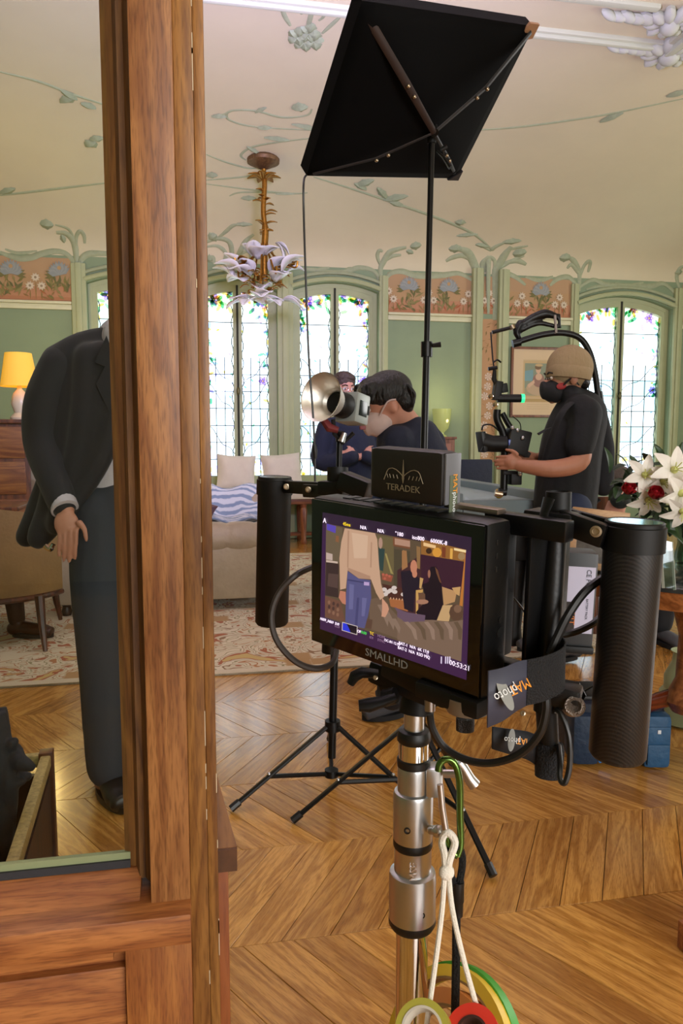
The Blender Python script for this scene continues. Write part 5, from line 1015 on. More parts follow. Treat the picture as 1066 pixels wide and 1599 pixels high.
for pts, rs in (([(4, 1104), (8, 1150), (10, 1220)], [.008, .012, .016]), ([(-12, 1112), (-10, 1200), (-8, 1300), (-8, 1350)], [.028, .036, .036, .03]), ([(8, 1150), (14, 1230), (8, 1310), (12, 1345)], [.012, .018, .018, .012]), ([(5, 1165), (24, 1172), (36, 1188)], [.018, .014, .006]), ([(5, 1185), (34, 1192), (54, 1200)], [.02, .016, .006]), ([(5, 1205), (30, 1212), (50, 1212)], [.018, .014, .006]), ([(0, 1230), (16, 1228), (34, 1220)], [.02, .014, .005]), ([(-5, 1250), (6, 1290), (4, 1350)], [.022, .02, .014]), ([(10, 1180), (20, 1160), (24, 1158)], [.014, .01, .006]), ([(-4, 1215), (20, 1222), (40, 1219)], [.02, .012, .005]), ([(-4, 1245), (14, 1240), (24, 1234)], [.02, .012, .005])):
    S = spline([PD(x, y, dj + .02 * math.sin(x * .3)) for x, y in pts], 5); n_ = len(S); jk.tube(S, [lerp(rs[min(int(i / (n_ - 1) * (len(rs) - 1)), len(rs) - 2)], rs[min(int(i / (n_ - 1) * (len(rs) - 1)), len(rs) - 2) + 1], (i / (n_ - 1) * (len(rs) - 1)) % 1 if i < n_ - 1 else 1) for i in range(n_)], 10)
tag(jk.build('folded_jacket', cm_, mods=[('REMESH', {'mode': 'VOXEL', 'voxel_size': .0035, 'use_smooth_shade': True}), ('SMOOTH', {'iterations': 2, 'factor': .5})]), 'rumpled dark blue jacket lying on the chest behind the glass', 'jacket')
# ---- chandelier of gilt stems and glass petals
gold = mat('gilt_bronze', '#9a6c28', .35, .85, var=.25, vscale=40); crys = mat('frosted_crystal', '#e6e4de', .3, spec=.6, trans=.15)
top_ = onceil(411, 250); CX, CYY = top_.x, top_.y; cz_ = lambda py: PY(411, py, CYY).z
chd = thing('chandelier', (CX, CYY, cz_(474)), 'gilt chandelier with stems, leaves and frosted glass petals hanging from the ceiling', 'chandelier')
MB().lathe((CX, CYY, cz_(246)), [(.03, -.11), (.10, -.075), (.155, -.05), (.16, -.02), (.12, .03), (.05, .05)], (0, 0, 1), 20).build('ceiling_rose', mat('dark_gilt', '#6e5232', .5, .5, var=.4, vscale=40), chd)
MB().tube(spline([(CX, CYY, cz_(256)), (CX + .01, CYY, cz_(285)), (CX - .005, CYY, cz_(330)), (CX + .012, CYY, cz_(360)), (CX, CYY, cz_(395)), (CX, CYY, cz_(440))], 6), [.024, .03, .026, .02, .018] + [.026] * 12 + [.034] * 14, 10).build('stem', gold, chd)
rr = random.Random(5)
def gleaf(c, d, l, w, m, name): mb = MB(); petal(mb, c, d, (0, 0, 1), l, w, .5); mb.build(name, m, chd, mods=[('SOLIDIFY', {'thickness': .006, 'offset': 0})])
for k in range(7):
    a = 2 * math.pi * k / 7; gleaf((CX, CYY, cz_(284)), (math.cos(a), math.sin(a), .55), .17, .045, gold, 'gilt_leaf')
for k in range(16):
    a = rr.uniform(0, 6.3); gleaf((CX, CYY, cz_(rr.uniform(300, 372))), (math.cos(a), math.sin(a), .5), rr.uniform(.07, .14), .026, gold, 'gilt_leaf')
for k in range(9):
    a = 2 * math.pi * k / 9 + .2; r = .17 + .09 * (k % 3); zb = cz_(455 - 12 * (k % 3)); d = Vector((math.cos(a), math.sin(a), 0)); o = Vector((CX, CYY, 0))
    MB().tube(spline([o + Vector((0, 0, cz_(375))), o + d * .1 + Vector((0, 0, cz_(400))), o + d * r * .9 + Vector((0, 0, zb + .06)), o + d * r + Vector((0, 0, zb + .12))], 5), .010, 6).build('branch', gold, chd)
    for j in range(3): gleaf(o + d * r * (.5 + .2 * j) + Vector((0, 0, zb + .05 + .03 * j)), (math.cos(a + j), math.sin(a + j), .3), .1, .03, gold, 'gilt_leaf')
for (px, py, dd, l) in ((375, 425, (-1, -.2, .5), .22), (390, 430, (-.8, -.5, .35), .2), (362, 432, (-1, .3, .8), .18), (402, 405, (.1, -.9, .5), .2), (395, 400, (-.5, -.8, .7), .17), (415, 398, (.4, -.9, .4), .16), (425, 430, (.5, -.6, .7), .24), (440, 425, (.8, -.3, .9), .22), (430, 440, (.3, -1, .4), .2), (418, 470, (.5, -.7, -.1), .16), (395, 470, (-.5, -.8, -.1), .18), (440, 470, (1, -.3, -.2), .2), (385, 472, (-1, -.4, -.15), .2), (430, 380, (.6, -.2, -.9), .17), (448, 425, (1, .1, .4), .15), (405, 465, (0, -1, .1), .2), (405, 452, (.2, .9, .4), .2), (380, 440, (-.6, .8, .4), .2)):
    gleaf(PD(px, py, (Vector((CX, CYY, 3)) - CO).dot(CF) + rr.uniform(-.15, .1)), dd, l * 1.15, l * .5, crys, 'glass_petal')
    gleaf(PD(px, py, (Vector((CX, CYY, 3)) - CO).dot(CF) + rr.uniform(-.1, .1)), Vector(dd) + Vector((.5, 0, .3)), l * 1.05, l * .45, crys, 'glass_petal')
for k in range(14): 
    a = rr.uniform(0, 6.3); r = rr.uniform(.03, .2); gleaf((CX + r * math.cos(a), CYY + r * math.sin(a), cz_(rr.uniform(425, 470))), (math.cos(a), math.sin(a), rr.uniform(-.4, .8)), .09, .028, gold, 'gilt_leaf')
MB().lathe((CX, CYY, cz_(472)), [(.01, -.02), (.07, 0), (.12, .03), (.1, .06), (.03, .08)], (0, 0, 1), 16).build('bowl', crys, chd)
# ================================================================== LIGHT STANDS
stm = mat('stand_black', '#0c0c0d', .4, .4)
def tripod(name, base, R_, a0, zc, zl, top, label, seg):
    o = Vector((base.x, base.y, 0)); t = thing(name, o, label, 'light stand'); zb = .10
    lean = (top - Vector((o.x, o.y, zb))) / (top.z - zb); at = lambda z: Vector((o.x, o.y, 0)) + lean * (z - zb) + Vector((0, 0, zb))
    zs = [zb] + seg + [top.z]; rs = [.0135, .0115, .0095, .008]
    for i in range(len(zs) - 1): MB().cyl(at(zs[i]), at(zs[i + 1]), rs[i], rs[i], 14).build('pole_section', stm, t)
    for z in seg:
        c = at(z); MB().cyl(c - Vector((0, 0, .035)), c + Vector((0, 0, .012)), .019, .019, 14).build('pole_clamp', stm, t); MB().tube([c + CR * .015, c + CR * .045 + Vector((0, 0, .004))], [.006, .009], 8).build('clamp_knob', stm, t)
    MB().cyl(at(zc) - Vector((0, 0, .015)), at(zc) + Vector((0, 0, .02)), .027, .027, 16).build('leg_collar', stm, t); MB().cyl(at(zl) - Vector((0, 0, .012)), at(zl) + Vector((0, 0, .012)), .024, .024, 16).build('brace_collar', stm, t)
    for a in a0:
        d = Vector((math.cos(R(a)), math.sin(R(a)), 0)); p = at(zc) + d * .025; q = o + d * R_ + Vector((0, 0, .013)); k = .62
        lg = MB().tube([p, q], [.011, .011], 8, True, .6).build('leg', stm, t); MB().cyl(q + (p - q).normalized() * -.004, q + (p - q).normalized() * .03, .0125, .0125, 8).build('foot', rubber, lg)
        MB().tube([at(zl) + d * .02, lerp(p, q, k)], .0075, 6).build('brace', stm, t); MB().ell(lerp(p, q, k) + Vector((0, 0, .008)), .006).build('rivet', steel, t)
    return t, at
lb = PZ(518, 1226, 0); lt = PD(530, 690, 2.42)
f1 = PZ(362, 1268, 0); ang = math.degrees(math.atan2(f1.y - lb.y, f1.x - lb.x)); RR = (f1 - lb).length
ls, at1 = tripod('light_stand', lb, RR, (ang, ang + 118, ang + 242), PY(518, 1133, lb.y).z, PY(518, 1207, lb.y).z, lt, 'black light stand holding the small lamp head, in front of the rug', [.62, 1.0])
# lamp head with bare reflector
hdc = PD(538, 634, 2.42); fdir = (PD(493, 617, 2.30) - hdc).normalized()
lh = thing('spot_lamp', lt, 'silver and black studio lamp head with shiny reflector on a light stand', 'studio lamp')
Mh = along(fdir)
MB().lathe(hdc, [(.030, .045), (.045, .06), (.078, .125), (.080, .128), (.076, .126), (.043, .062)], fdir, 32, False).build('reflector', mat('reflector_silver', '#f2ede4', .42, 1), lh)
MB().lathe(hdc, [(.035, -.01), (.042, 0), (.042, .035), (.036, .05), (.030, .055)], fdir, 24).build('lens_barrel', blkm, lh)
MB().obox(hdc - fdir * .045 , (.085, .10, .075), Mh, .008).build('body', mat('grey_light_body', '#8d938f', .4, .2), lh)
bcn = hdc - fdir * .045; cam_d_ = (CO - bcn).normalized(); best = max(((Mh @ Vector(a), h) for a, h in (((1, 0, 0), .0425), ((-1, 0, 0), .0425), ((0, 1, 0), .05), ((0, -1, 0), .05))), key=lambda t: t[0].dot(cam_d_)); dn = best[0]; da = fdir; db = dn.cross(da); Md = Matrix((da, db, dn)).transposed()
MB().obox(bcn + dn * (best[1] + .001), (.042, .05, .003), Md, .001).build('display', mat('lamp_display', '#0c1416', .2), lh)
MB().obox(bcn + dn * (best[1] + .001) - da * .03, (.008, .03, .004), Md, .001).build('control_knob', blkm, lh)
MB().tube([PD(505, 656, 2.40), PD(514, 668, 2.40), PD(528, 672, 2.40)], [.02, .026, .018], 10, True, .6).build('cable_wrap', mat('dull_red', '#6a2428', .6), lh)
MB().obox(PD(566, 668, 2.38), (.02, .015, .012), rotm(0, 0, 0), .003).build('switch', MATS['dull_red'], lh)
MB().tube([PD(520, 655, 2.40), PD(522, 678, 2.40), PD(535, 692, 2.41), PD(552, 676, 2.40)], .007, 8).cyl(PD(532, 674, 2.41), lt, .014, .013, 14).build('yoke', blkm, lh)
MB().tube([PD(538, 676, 2.38), PD(533, 690, 2.38)], [.008, .012], 10).build('yoke_knob', steel, lh)
# ---- softbox on a tall stand, seen from behind
sb = Vector((.655, 2.175, 0)); apx = PD(674, 214, 2.37)
fa_ = PZ(462, 1286, 0); fb_ = PZ(772, 1375, 0); an1 = math.degrees(math.atan2(fa_.y - sb.y, fa_.x - sb.x)); an2 = math.degrees(math.atan2(fb_.y - sb.y, fb_.x - sb.x)); 
ts, at2 = tripod('light_stand', sb, ((fa_ - sb).length + (fb_ - sb).length) / 2, (an1, an2, math.degrees(math.atan2(2 * sb.y - fa_.y - fb_.y, 2 * sb.x - fa_.x - fb_.x))), .30, .12, apx, 'tall thin black light stand carrying the square softbox', [.80, PD(668, 533, 2.26).z])
MS = rotm(53.3, -8.7, 18.8); sc_ = .63 / .7; Wb, Hb = .63, .54
cs = CO + (Vector((.780, 2.663, 2.387)) - CO) * sc_
sft = thing('softbox', apx, 'black square softbox seen from behind high on its stand', 'softbox')
sl = lambda u, y, v: cs + MS @ Vector((u, y, v))
fabric = mat('softbox_black_fabric', '#030304', .9, spec=.15)
n = 14; vs = []
for j in range(n + 1):
    for i in range(n + 1):
        u, v = 2 * i / n - 1, 2 * j / n - 1; r = max(abs(u), abs(v)); sag = .035 * (1 - v * v) * abs(u) ** 3 + .0
        vs.append(sl(u * Wb / 2 , -.11 * (1 - r) ** .8 + .0, v * Hb / 2 ))
MB().add(vs, [(j * (n + 1) + i, j * (n + 1) + i + 1, (j + 1) * (n + 1) + i + 1, (j + 1) * (n + 1) + i) for j in range(n) for i in range(n)]).build('back_cover', fabric, sft, mods=[('SOLIDIFY', {'thickness': .004, 'offset': 0})])
MB().strip([sl(u * Wb / 2, -.002, v * Hb / 2) for u, v in ((-1, -1), (1, -1), (1, 1), (-1, 1))], [sl(u * Wb / 2, .05, v * Hb / 2) for u, v in ((-1, -1), (1, -1), (1, 1), (-1, 1))], True).build('side_wall', fabric, sft, smooth=False)
MB().flat([sl(u * (Wb / 2 - .012), .03, v * (Hb / 2 - .012)) for u, v in ((-1, -1), (1, -1), (1, 1), (-1, 1))]).build('front_diffuser', mat('diffuser_white', '#e8e6f0', .8, emit=6, ecol='#cdc4ff'), sft, smooth=False)
al = bpy.data.lights.new('softbox_light', 'AREA'); al.shape = 'RECTANGLE'; al.size = Wb - .05; al.size_y = Hb - .05; al.energy = 340; al.color = (.60, .53, 1)
ao = bpy.data.objects.new('softbox_light', al); COL.objects.link(ao); ao.location = sl(0, .06, 0); ao.rotation_euler = (MS @ Vector((0, 1, 0))).to_track_quat('-Z', 'Y').to_euler()
brown = mat('brown_strap', '#2b1d1a', .55); hub = sl(.0, -.135, -.01)
for u, v, m, w in ((-.9, .86, brown, .012), (.97, .95, mat('grey_rod', '#26262a', .5), .009), (-.95, -.95, MATS['grey_rod'], .006), (.9, -.9, MATS['grey_rod'], .006)):
    mid = lerp(hub, sl(u * Wb / 2, -.02, v * Hb / 2), .5) + MS @ Vector((.0, -.02, 0)); MB().tube([hub, mid, sl(u * Wb / 2, -.012, v * Hb / 2)], [w * .8, w, w], 8, True, .35, up=MS @ Vector((0, 1, 0))).build('rod', m, sft)
    for s in (-.04, .0): MB().ell(mid + (mid - hub).normalized() * s + MS @ Vector((0, -.008, 0)), .006).build('rivet', brass, sft)
cn = sl(Wb / 2, -.004, Hb / 2); MB().prism([cn + MS @ Vector(p) for p in ((.01, -.008, .012), (-.028, -.008, .012), (-.036, -.008, -.012), (-.012, -.008, -.036), (.01, -.008, -.03))], MS @ Vector((0, .01, 0))).build('corner_patch', mat('tan_patch', '#a8805c', .7), sft, smooth=False)
cn = sl(Wb / 2, -.004, -Hb / 2); MB().prism([cn + MS @ Vector(p) for p in ((.004, -.006, -.004), (-.045, -.006, -.004), (.004, -.006, .035))], MS @ Vector((0, .01, 0))).build('corner_patch', MATS['grey_rod'], sft, smooth=False)
MB().cyl(apx + Vector((0, 0, -.02)), apx + Vector((0, 0, .07)), .014, .014, 14).tube([apx + Vector((0, 0, .05)), hub], .014, 10).obox(apx + Vector((-.015, -.01, .04)), (.035, .035, .05), rotm(20, 10, 0), .006).build('tilt_bracket', blkm, sft)
MB().tube([PD(682, 236, 2.36), PD(692, 245, 2.36), PD(703, 262, 2.36)], [.006, .009, .012], 8, True, .6).build('lock_lever', blkm, sft); MB().tube([PD(688, 234, 2.36), PD(697, 229, 2.36)], [.006, .009], 8).build('lock_knob', blkm, sft)
MB().tube([PD(680, 195, 2.36), PD(685, 186, 2.36)], [.004, .006], 6).build('bracket_screw', blkm, sft)
pc_ = MB().tube(spline([sl(-Wb / 2, -.0, -Hb / 2), PD(474, 284, 2.30), PD(474, 330, 2.3), PD(477, 430, 2.3), PD(482, 560, 2.32), PD(488, 640, 2.34), PD(491, 700, 2.36), PD(492, 780, 2.40), PD(494, 860, 2.45)], 7), .0035, 7).build('power_cable', cabm); tag(pc_, 'long black cable hanging from the lower left corner of the softbox', 'cable')
MB().tube([PD(491, 694, 2.357), PD(491.5, 704, 2.36), PD(492, 716, 2.365)], [.006, .0085, .006], 10).build('inline_plug', rubber, pc_)
# ================================================================== PEOPLE
skin = mat('skin', '#b5806a', .55, var=.06, vscale=12); skin2 = mat('skin_tan', '#a06c52', .55, var=.06, vscale=12)
def organic(mb, name, m, par, vox=.012, sm=6):
    sm += 3 if vox > .0085 else 0
    """fuse overlapping volumes into one smooth skin"""
    return mb.build(name, m, par, mods=[('REMESH', {'mode': 'VOXEL', 'voxel_size': vox, 'use_smooth_shade': True}), ('SMOOTH', {'iterations': sm, 'factor': .5})])
def limb(mb, pts, rs, n=14):
    S = spline(pts, 5); k = len(S); R_ = []
    for i in range(k): t = i / (k - 1) * (len(rs) - 1); j = min(int(t), len(rs) - 2); R_.append(lerp(rs[j], rs[j + 1], t - j))
    mb.tube(S, R_, n); mb.ell(S[0], R_[0] * .98, None, n, 8); mb.ell(S[-1], R_[-1] * .98, None, n, 8); return mb
def fingers(mb, base, dirv, side, out, L=.075, spread=.018, curl=.5, r=.0085, thumb=1):
    """four fingers of unequal length from the knuckles, thumb from the side of the palm"""
    d = Vector(dirv).normalized(); s = Vector(side).normalized(); o = Vector(out).normalized()
    for k, (f, off) in enumerate(((.86, 1.5), (1, .5), (.95, -.5), (.76, -1.5))):
        p = Vector(base) + s * off * spread; q = p + d * L * f * .5 + o * -.004; e = q + (d * (1 - curl) - o * curl * 1.0).normalized() * L * f * .5; limb(mb, [p - d * .02, p, q, e], [r * 1.15, r * 1.1, r, r * .82], 8)
    p = Vector(base) + s * spread * 1.9 * thumb - d * .045; limb(mb, [p, p + s * thumb * .018 + d * .022, p + s * thumb * .026 + d * .055], [r * 1.5, r * 1.2, r * .95], 8)
def px_(d, *L): return [PD(*p, d) if len(p) == 2 else PD(*p) for p in L]
def face(mb, c, f, up, s=1.0):
    """skull, jaw, nose, ears about the head centre c, looking along f"""
    f = Vector(f).normalized(); up = Vector(up); up = (up - f * up.dot(f)).normalized(); r = f.cross(up); M = Matrix((r, f, up)).transposed(); c = Vector(c)
    mb.ell(c + M @ Vector((0, -.012, .025)) * s, (.075 * s, .095 * s, .092 * s), M, 18, 12); mb.ell(c + M @ Vector((0, .028, -.045)) * s, (.056 * s, .062 * s, .075 * s), M, 16, 10)
    mb.ell(c + M @ Vector((0, .092, -.022)) * s, (.014 * s, .018 * s, .024 * s), M @ rotm(-20), 10, 8); mb.ell(c + M @ Vector((0, .075, -.068)) * s, (.024 * s, .018 * s, .012 * s), M, 10, 6); mb.ell(c + M @ Vector((0, .07, -.10)) * s, (.022 * s, .02 * s, .018 * s), M, 10, 6)
    for e in (-1, 1): mb.ell(c + M @ Vector((e * .077, -.012, -.008)) * s, (.012 * s, .022 * s, .034 * s), M @ rotm(0, 0, e * 20), 10, 8)
    return M
def eyes(c, M, par, s=1.0, brow='#1a120e'):
    c = Vector(c)
    for e in (-1, 1):
        MB().ell(c + M @ Vector((e * .031, .079, .004)) * s, (.015 * s, .008 * s, .008 * s), M, 10, 6).build('eye', mat('eye_white', '#cfc4b8', .3), par); MB().ell(c + M @ Vector((e * .031, .086, .004)) * s, (.0065 * s, .003 * s, .0065 * s), M, 8, 6).build('iris', mat('iris_dark', '#20130c', .2), par)
        MB().tube([c + M @ Vector((e * .014, .09, .026)) * s, c + M @ Vector((e * .032, .089, .032)) * s, c + M @ Vector((e * .052, .076, .025)) * s], .004 * s, 6).build('eyebrow', mat('brow_' + brow[1:], brow, .8), par)
def shoe(par, heel, toe, m, sole, w=.046, name='shoe', z0=.0):
    heel = Vector(heel); toe = Vector(toe); d = (toe - heel); L = d.length; d.normalize(); s = Vector((-d.y, d.x, 0)); up = Vector((0, 0, 1)); P = []
    mb = MB(); P = [heel + up * .05, heel + d * L * .3 + up * .055, heel + d * L * .6 + up * .045, heel + d * L * .85 + up * .034, heel + d * L * .97 + up * .028]
    mb.tube(spline(P, 4), [w * .82] * 4 + [w * .95] * 4 + [w * 1.0] * 4 + [w * .85] * 4 + [w * .45], 12, True, .8, up=up); mb.ell(heel + up * .05, (w * .85, w * .85, .042)).ell(heel + d * L * .12 + up * .085, (w * .75, w * .8, .04))
    sh_ = organic(mb, name, m, par, .009, 3)
    o = []
    for k in range(24): a = 2 * math.pi * k / 24; t = .5 + .5 * math.cos(a); o.append(heel + d * (L * (t * 1.03 - .04)) + s * (w * (.82 + .22 * math.sin(t * 2.6)) * math.sin(a)))
    MB().prism([p + up * (z0 + .002) for p in o], up * .022).build('sole', sole, sh_); return sh_
# ------------------------------------------------------------------ man in a dark suit behind the glass
suit = mat('charcoal_suit', '#12161e', .8, var=.12, vscale=3, bump=.4, bscale=7, stretch=(1, 1, .6), sheen=.1); trous = mat('slate_trousers', '#2c333d', .8, var=.10, vscale=3, bump=.4, bscale=7, stretch=(1, 1, .45)); shirtm = mat('white_shirt', '#b9b4bc', .75, bump=.15, bscale=18); blackl = mat('black_leather', '#0c0c0e', .4)
D = 2.5; g0 = PZ(160, 1240, 0)
man = thing('person', (g0.x + .1, g0.y, 0), 'person in charcoal suit and white shirt behind the glass, hand on thigh', 'person')
b = MB(); hc = PD(220, 432, 2.5); Mf = face(b, hc, (.15, -1, 0), (0, 0, 1), 1.05)
limb(b, px_(2.52, (222, 470), (218, 520), (215, 570)), [.058, .062, .10]); b.ell(PD(212, 640, 2.53), (.16, .10, .25)); b.ell(PD(210, 770, 2.53), (.155, .105, .17))
limb(b, [PD(110, 565, 2.5), PD(75, 640, 2.5), PD(72, 690, 2.47), PD(86, 750, 2.40), PD(103, 795, 2.36)], [.06, .052, .045, .04, .028])
limb(b, [PD(275, 570, 2.62), PD(285, 680, 2.66), PD(282, 790, 2.6), PD(280, 840, 2.56)], [.05, .04, .035, .025])
hb_ = PD(106, 838, 2.345); b.ell(PD(104, 818, 2.352), (.040, .018, .046), rotm(0, -6)); fingers(b, hb_, PD(103, 890, 2.35) - PD(106, 835, 2.345), PD(130, 835, 2.34) - PD(106, 835, 2.345), CO - hb_, .085, .0185, .25, .0072, 1)
limb(b, [PD(160, 800, 2.52), PD(160, 1000, 2.52), PD(165, 1220, 2.52)], [.08, .06, .04]); limb(b, [PD(260, 800, 2.56), PD(255, 1000, 2.56), PD(250, 1215, 2.56)], [.08, .06, .04])
organic(b, 'body', skin, man, .005, 3); eyes(hc, Mf, man, 1.05, '#3a2c22')
h = MB().ell(hc + Vector((0, .02, .05)), (.088, .105, .09), None, 16, 10); h.build('hair', mat('hair_brown', '#2e2018', .6, bump=.5, bscale=60), man)
b = MB(); limb(b, px_(2.535, (200, 545), (196, 640), (188, 740), (186, 800)), [.12, .135, .13, .125]); limb(b, px_(2.44, (180, 522), (200, 512)), [.045, .045]); organic(b, 'shirt', shirtm, man, .011, 5)
j = MB()
limb(j, px_(2.40, (176, 560), (180, 640), (160, 712), (128, 770), (104, 805)), [.036, .04, .036, .03, .026]); limb(j, px_(2.42, (158, 550), (160, 640), (142, 720), (112, 800)), [.04, .05, .045, .03]); limb(j, px_(2.43, (140, 560), (138, 650), (120, 740), (88, 820)), [.055, .062, .055, .035]); limb(j, px_(2.48, (115, 575), (112, 680), (92, 780), (60, 840)), [.07, .075, .065, .04]); limb(j, px_(2.56, (130, 575), (112, 700), (70, 800), (42, 838)), [.08, .085, .065, .04])
limb(j, px_(2.58, (200, 560), (200, 700), (195, 830)), [.12, .12, .10]); limb(j, px_(2.48, (172, 530), (130, 546), (98, 572)), [.045, .06, .078]); limb(j, px_(2.58, (235, 530), (262, 552), (278, 580)), [.05, .065, .07]); limb(j, [PD(255, 560, 2.50), PD(255, 680, 2.50), PD(258, 830, 2.50)], [.08, .09, .085])
sv = MB(); limb(sv, [PD(97, 572, 2.47), PD(72, 630, 2.455), PD(68, 690, 2.455), PD(84, 745, 2.40), PD(98, 786, 2.37)], [.074, .072, .066, .056, .048]); limb(j, [PD(276, 575, 2.62), PD(288, 680, 2.66), PD(284, 780, 2.6)], [.07, .06, .05])
organic(j, 'jacket', suit, man, .010, 4); organic(sv, 'sleeve', suit, man, .009, 3)
MB().prism(px_(2.362, (166, 524), (152, 556), (148, 566), (164, 572), (150, 600), (176, 655), (181, 600), (172, 540)), (0, .02, 0)).build('lapel', suit, man)
MB().lathe(PD(98, 784, 2.37), [(.046, 0), (.0475, .028), (.043, .03)], PD(103, 800, 2.352) - PD(98, 784, 2.37), 20, sx=.9).build('shirt_cuff', shirtm, man)
t = MB(); limb(t, px_(2.49, (165, 800), (160, 900), (164, 1050), (168, 1198)), [.115, .108, .086, .070]); limb(t, px_(2.54, (255, 800), (252, 900), (248, 1050), (246, 1196)), [.115, .108, .086, .070]); limb(t, px_(2.51, (190, 790), (232, 792)), [.125, .125]); organic(t, 'trousers', trous, man, .012, 5)
hl = PZ(160, 1222, 0); shoe(man, hl + Vector((0, .02, 0)), hl + Vector((.10, -.25, 0)), blackl, blackl, .05); hl = PZ(250, 1212, 0); shoe(man, hl, hl + Vector((.14, -.23, 0)), blackl, blackl, .05)
tag(MB().tube(spline(px_(2.32, (70, 852), (78, 858), (84, 850)), 4), .008, 8).build('wrist_watch', chrome), 'shiny metal watch beside the suited person hand', 'watch')
# brown shoe of someone sitting behind the tan armchair
bs = thing('brown_shoe', PZ(36, 995, .0135), 'brown leather shoe resting on the rug under the tan armchair', 'shoe'); q0 = PZ(22, 994, .0135); shoe(bs, q0, q0 + Vector((.24, -.06, 0)), mat('brown_leather', '#3a1c10', .35), mat('dark_sole', '#140c08', .6), .05, 'upper'); o = MB(); limb(o, [q0 + Vector((.02, .0, .10)), q0 + Vector((0, .01, .3))], [.05, .06]); organic(o, 'trouser_leg', mat('brown_trousers', '#38200f', .8), bs)
# ------------------------------------------------------------------ bent-over person in a pale mask
D = 3.05; g0 = PZ(600, 1122, 0); navyc = mat('navy_cotton', '#0f172b', .85, bump=.5, bscale=9); hairb = mat('hair_black', '#050404', .5, bump=.5, bscale=90, stretch=(1, 1, .25)); maskw = mat('pale_mask', '#c3aca6', .8, bump=.15, bscale=30)
wom = thing('person', (g0.x, g0.y + .08, 0), 'person with black hair and a pale face mask, head bent over the monitor', 'person')
hc = PD(601, 634, 3.02); fw = (CR * -1 + Vector((0, -.22, -.30))).normalized(); b = MB(); Mf = face(b, hc, fw, (-.28, 0, 1), .97)
limb(b, [PD(618, 640, 3.03), PD(638, 664, 3.06), PD(658, 695, 3.08)], [.055, .055, .08]); b.ell(PD(655, 760, 3.1), (.16, .12, .2)); limb(b, [PD(655, 800, 3.1), PD(650, 900, 3.1)], [.13, .14])
for s, dd in ((-1, 2.98), (1, 3.2)): limb(b, [PD(640, 905, dd), PD(622, 1000, dd), PD(612, 1090, dd)], [.08, .055, .04]); limb(b, [PD(645 - 10 * s, 705, dd), PD(640 - 12 * s, 790, dd), PD(600, 830, dd - .1)], [.045, .04, .03]); q = PD(590, 832, dd - .12); b.ell(q, (.035, .03, .018)); fingers(b, q - CR * .02, -CR, (0, 0, 1), (0, -1, 0), .07, .016, .5)
organic(b, 'body', skin, wom, .009, 3); eyes(hc, Mf, wom, 1.0)
h = MB(); M_ = Mf; h.ell(hc + M_ @ Vector((0, -.025, .052)), (.090, .108, .088), M_, 18, 12); h.ell(hc + M_ @ Vector((0, -.075, .01)), (.080, .050, .075), M_, 16, 10); h.ell(hc + M_ @ Vector((0, .062, .078)), (.075, .035, .035), M_, 14, 10)
rr = random.Random(9)
for k in range(46):
    a = rr.uniform(-1.5, 1.5); l = rr.uniform(-.078, .078); st_ = hc + M_ @ Vector((l * .8, .02 + rr.uniform(-.08, .04), .125 - abs(l) * .35)); en = hc + M_ @ Vector((l * 1.15, .10 + rr.uniform(-.03, .015) - abs(l) * .3, .05 + rr.uniform(-.02, .03))); h.tube(spline([st_, lerp(st_, en, .5) + M_ @ Vector((0, .012, .02)), en], 4), [.009] * 5 + [.006] * 3 + [.003], 6)
    b0 = hc + M_ @ Vector((l, -.088, .06)); h.tube(spline([b0, b0 + M_ @ Vector((l * .1, -.018, -.05)), b0 + M_ @ Vector((0, .006, -.10 + rr.uniform(0, .02)))], 4), [.010] * 5 + [.007] * 3 + [.003], 6)
organic(h, 'hair', hairb, wom, .007, 1)
mk = MB(); mk.ell(hc + M_ @ Vector((0, .045, -.055)), (.062, .066, .06), M_, 18, 12); mk.ell(hc + M_ @ Vector((0, .098, -.05)), (.03, .02, .05), M_, 12, 8); organic(mk, 'face_mask', maskw, wom, .007, 2)
for e in (-1, 1): MB().tube(spline([hc + M_ @ Vector((e * .058, .05, -.03)), hc + M_ @ Vector((e * .083, .01, .015)), hc + M_ @ Vector((e * .088, -.025, .015))], 4), .0035, 6).build('mask_loop', maskw, wom)
t = MB(); limb(t, px_(3.06, (648, 690), (655, 740), (655, 830), (650, 900)), [.11, .145, .15, .15]); limb(t, [PD(614, 690, 3.02), PD(660, 680, 3.2)], [.075, .075])
limb(t, px_(2.97, (622, 690), (618, 760), (625, 800)), [.07, .06, .055]); limb(t, px_(3.22, (672, 692), (670, 770), (640, 820)), [.07, .06, .055]); organic(t, 'navy_top', navyc, wom, .012, 4)
MB().tube(spline([PD(632, 692, 2.965), PD(634, 672, 2.99), PD(648, 662, 3.03), PD(664, 668, 3.10)], 5), .012, 8, True, .35, up=(0, -1, .3)).build('neck_strap', mat('grey_strap_webbing', '#3a3732', .8), wom)
t = MB(); 
for s, dd in ((-1, 2.99), (1, 3.19)): limb(t, [PD(645, 900, dd), PD(626, 1000, dd), PD(612, 1085, dd)], [.10, .08, .065])
organic(t, 'trousers', mat('dark_trousers', '#17181c', .85), wom, .012, 4)
hl = PZ(632, 1116, 0); grs = mat('grey_suede', '#4a4a4e', .85); drk = mat('black_sole', '#121316', .7); shoe(wom, hl, hl + Vector((-.20, -.03, 0)), grs, drk, .048); hl = PZ(650, 1090, 0); shoe(wom, hl, hl + Vector((-.20, -.03, 0)), grs, drk, .048)
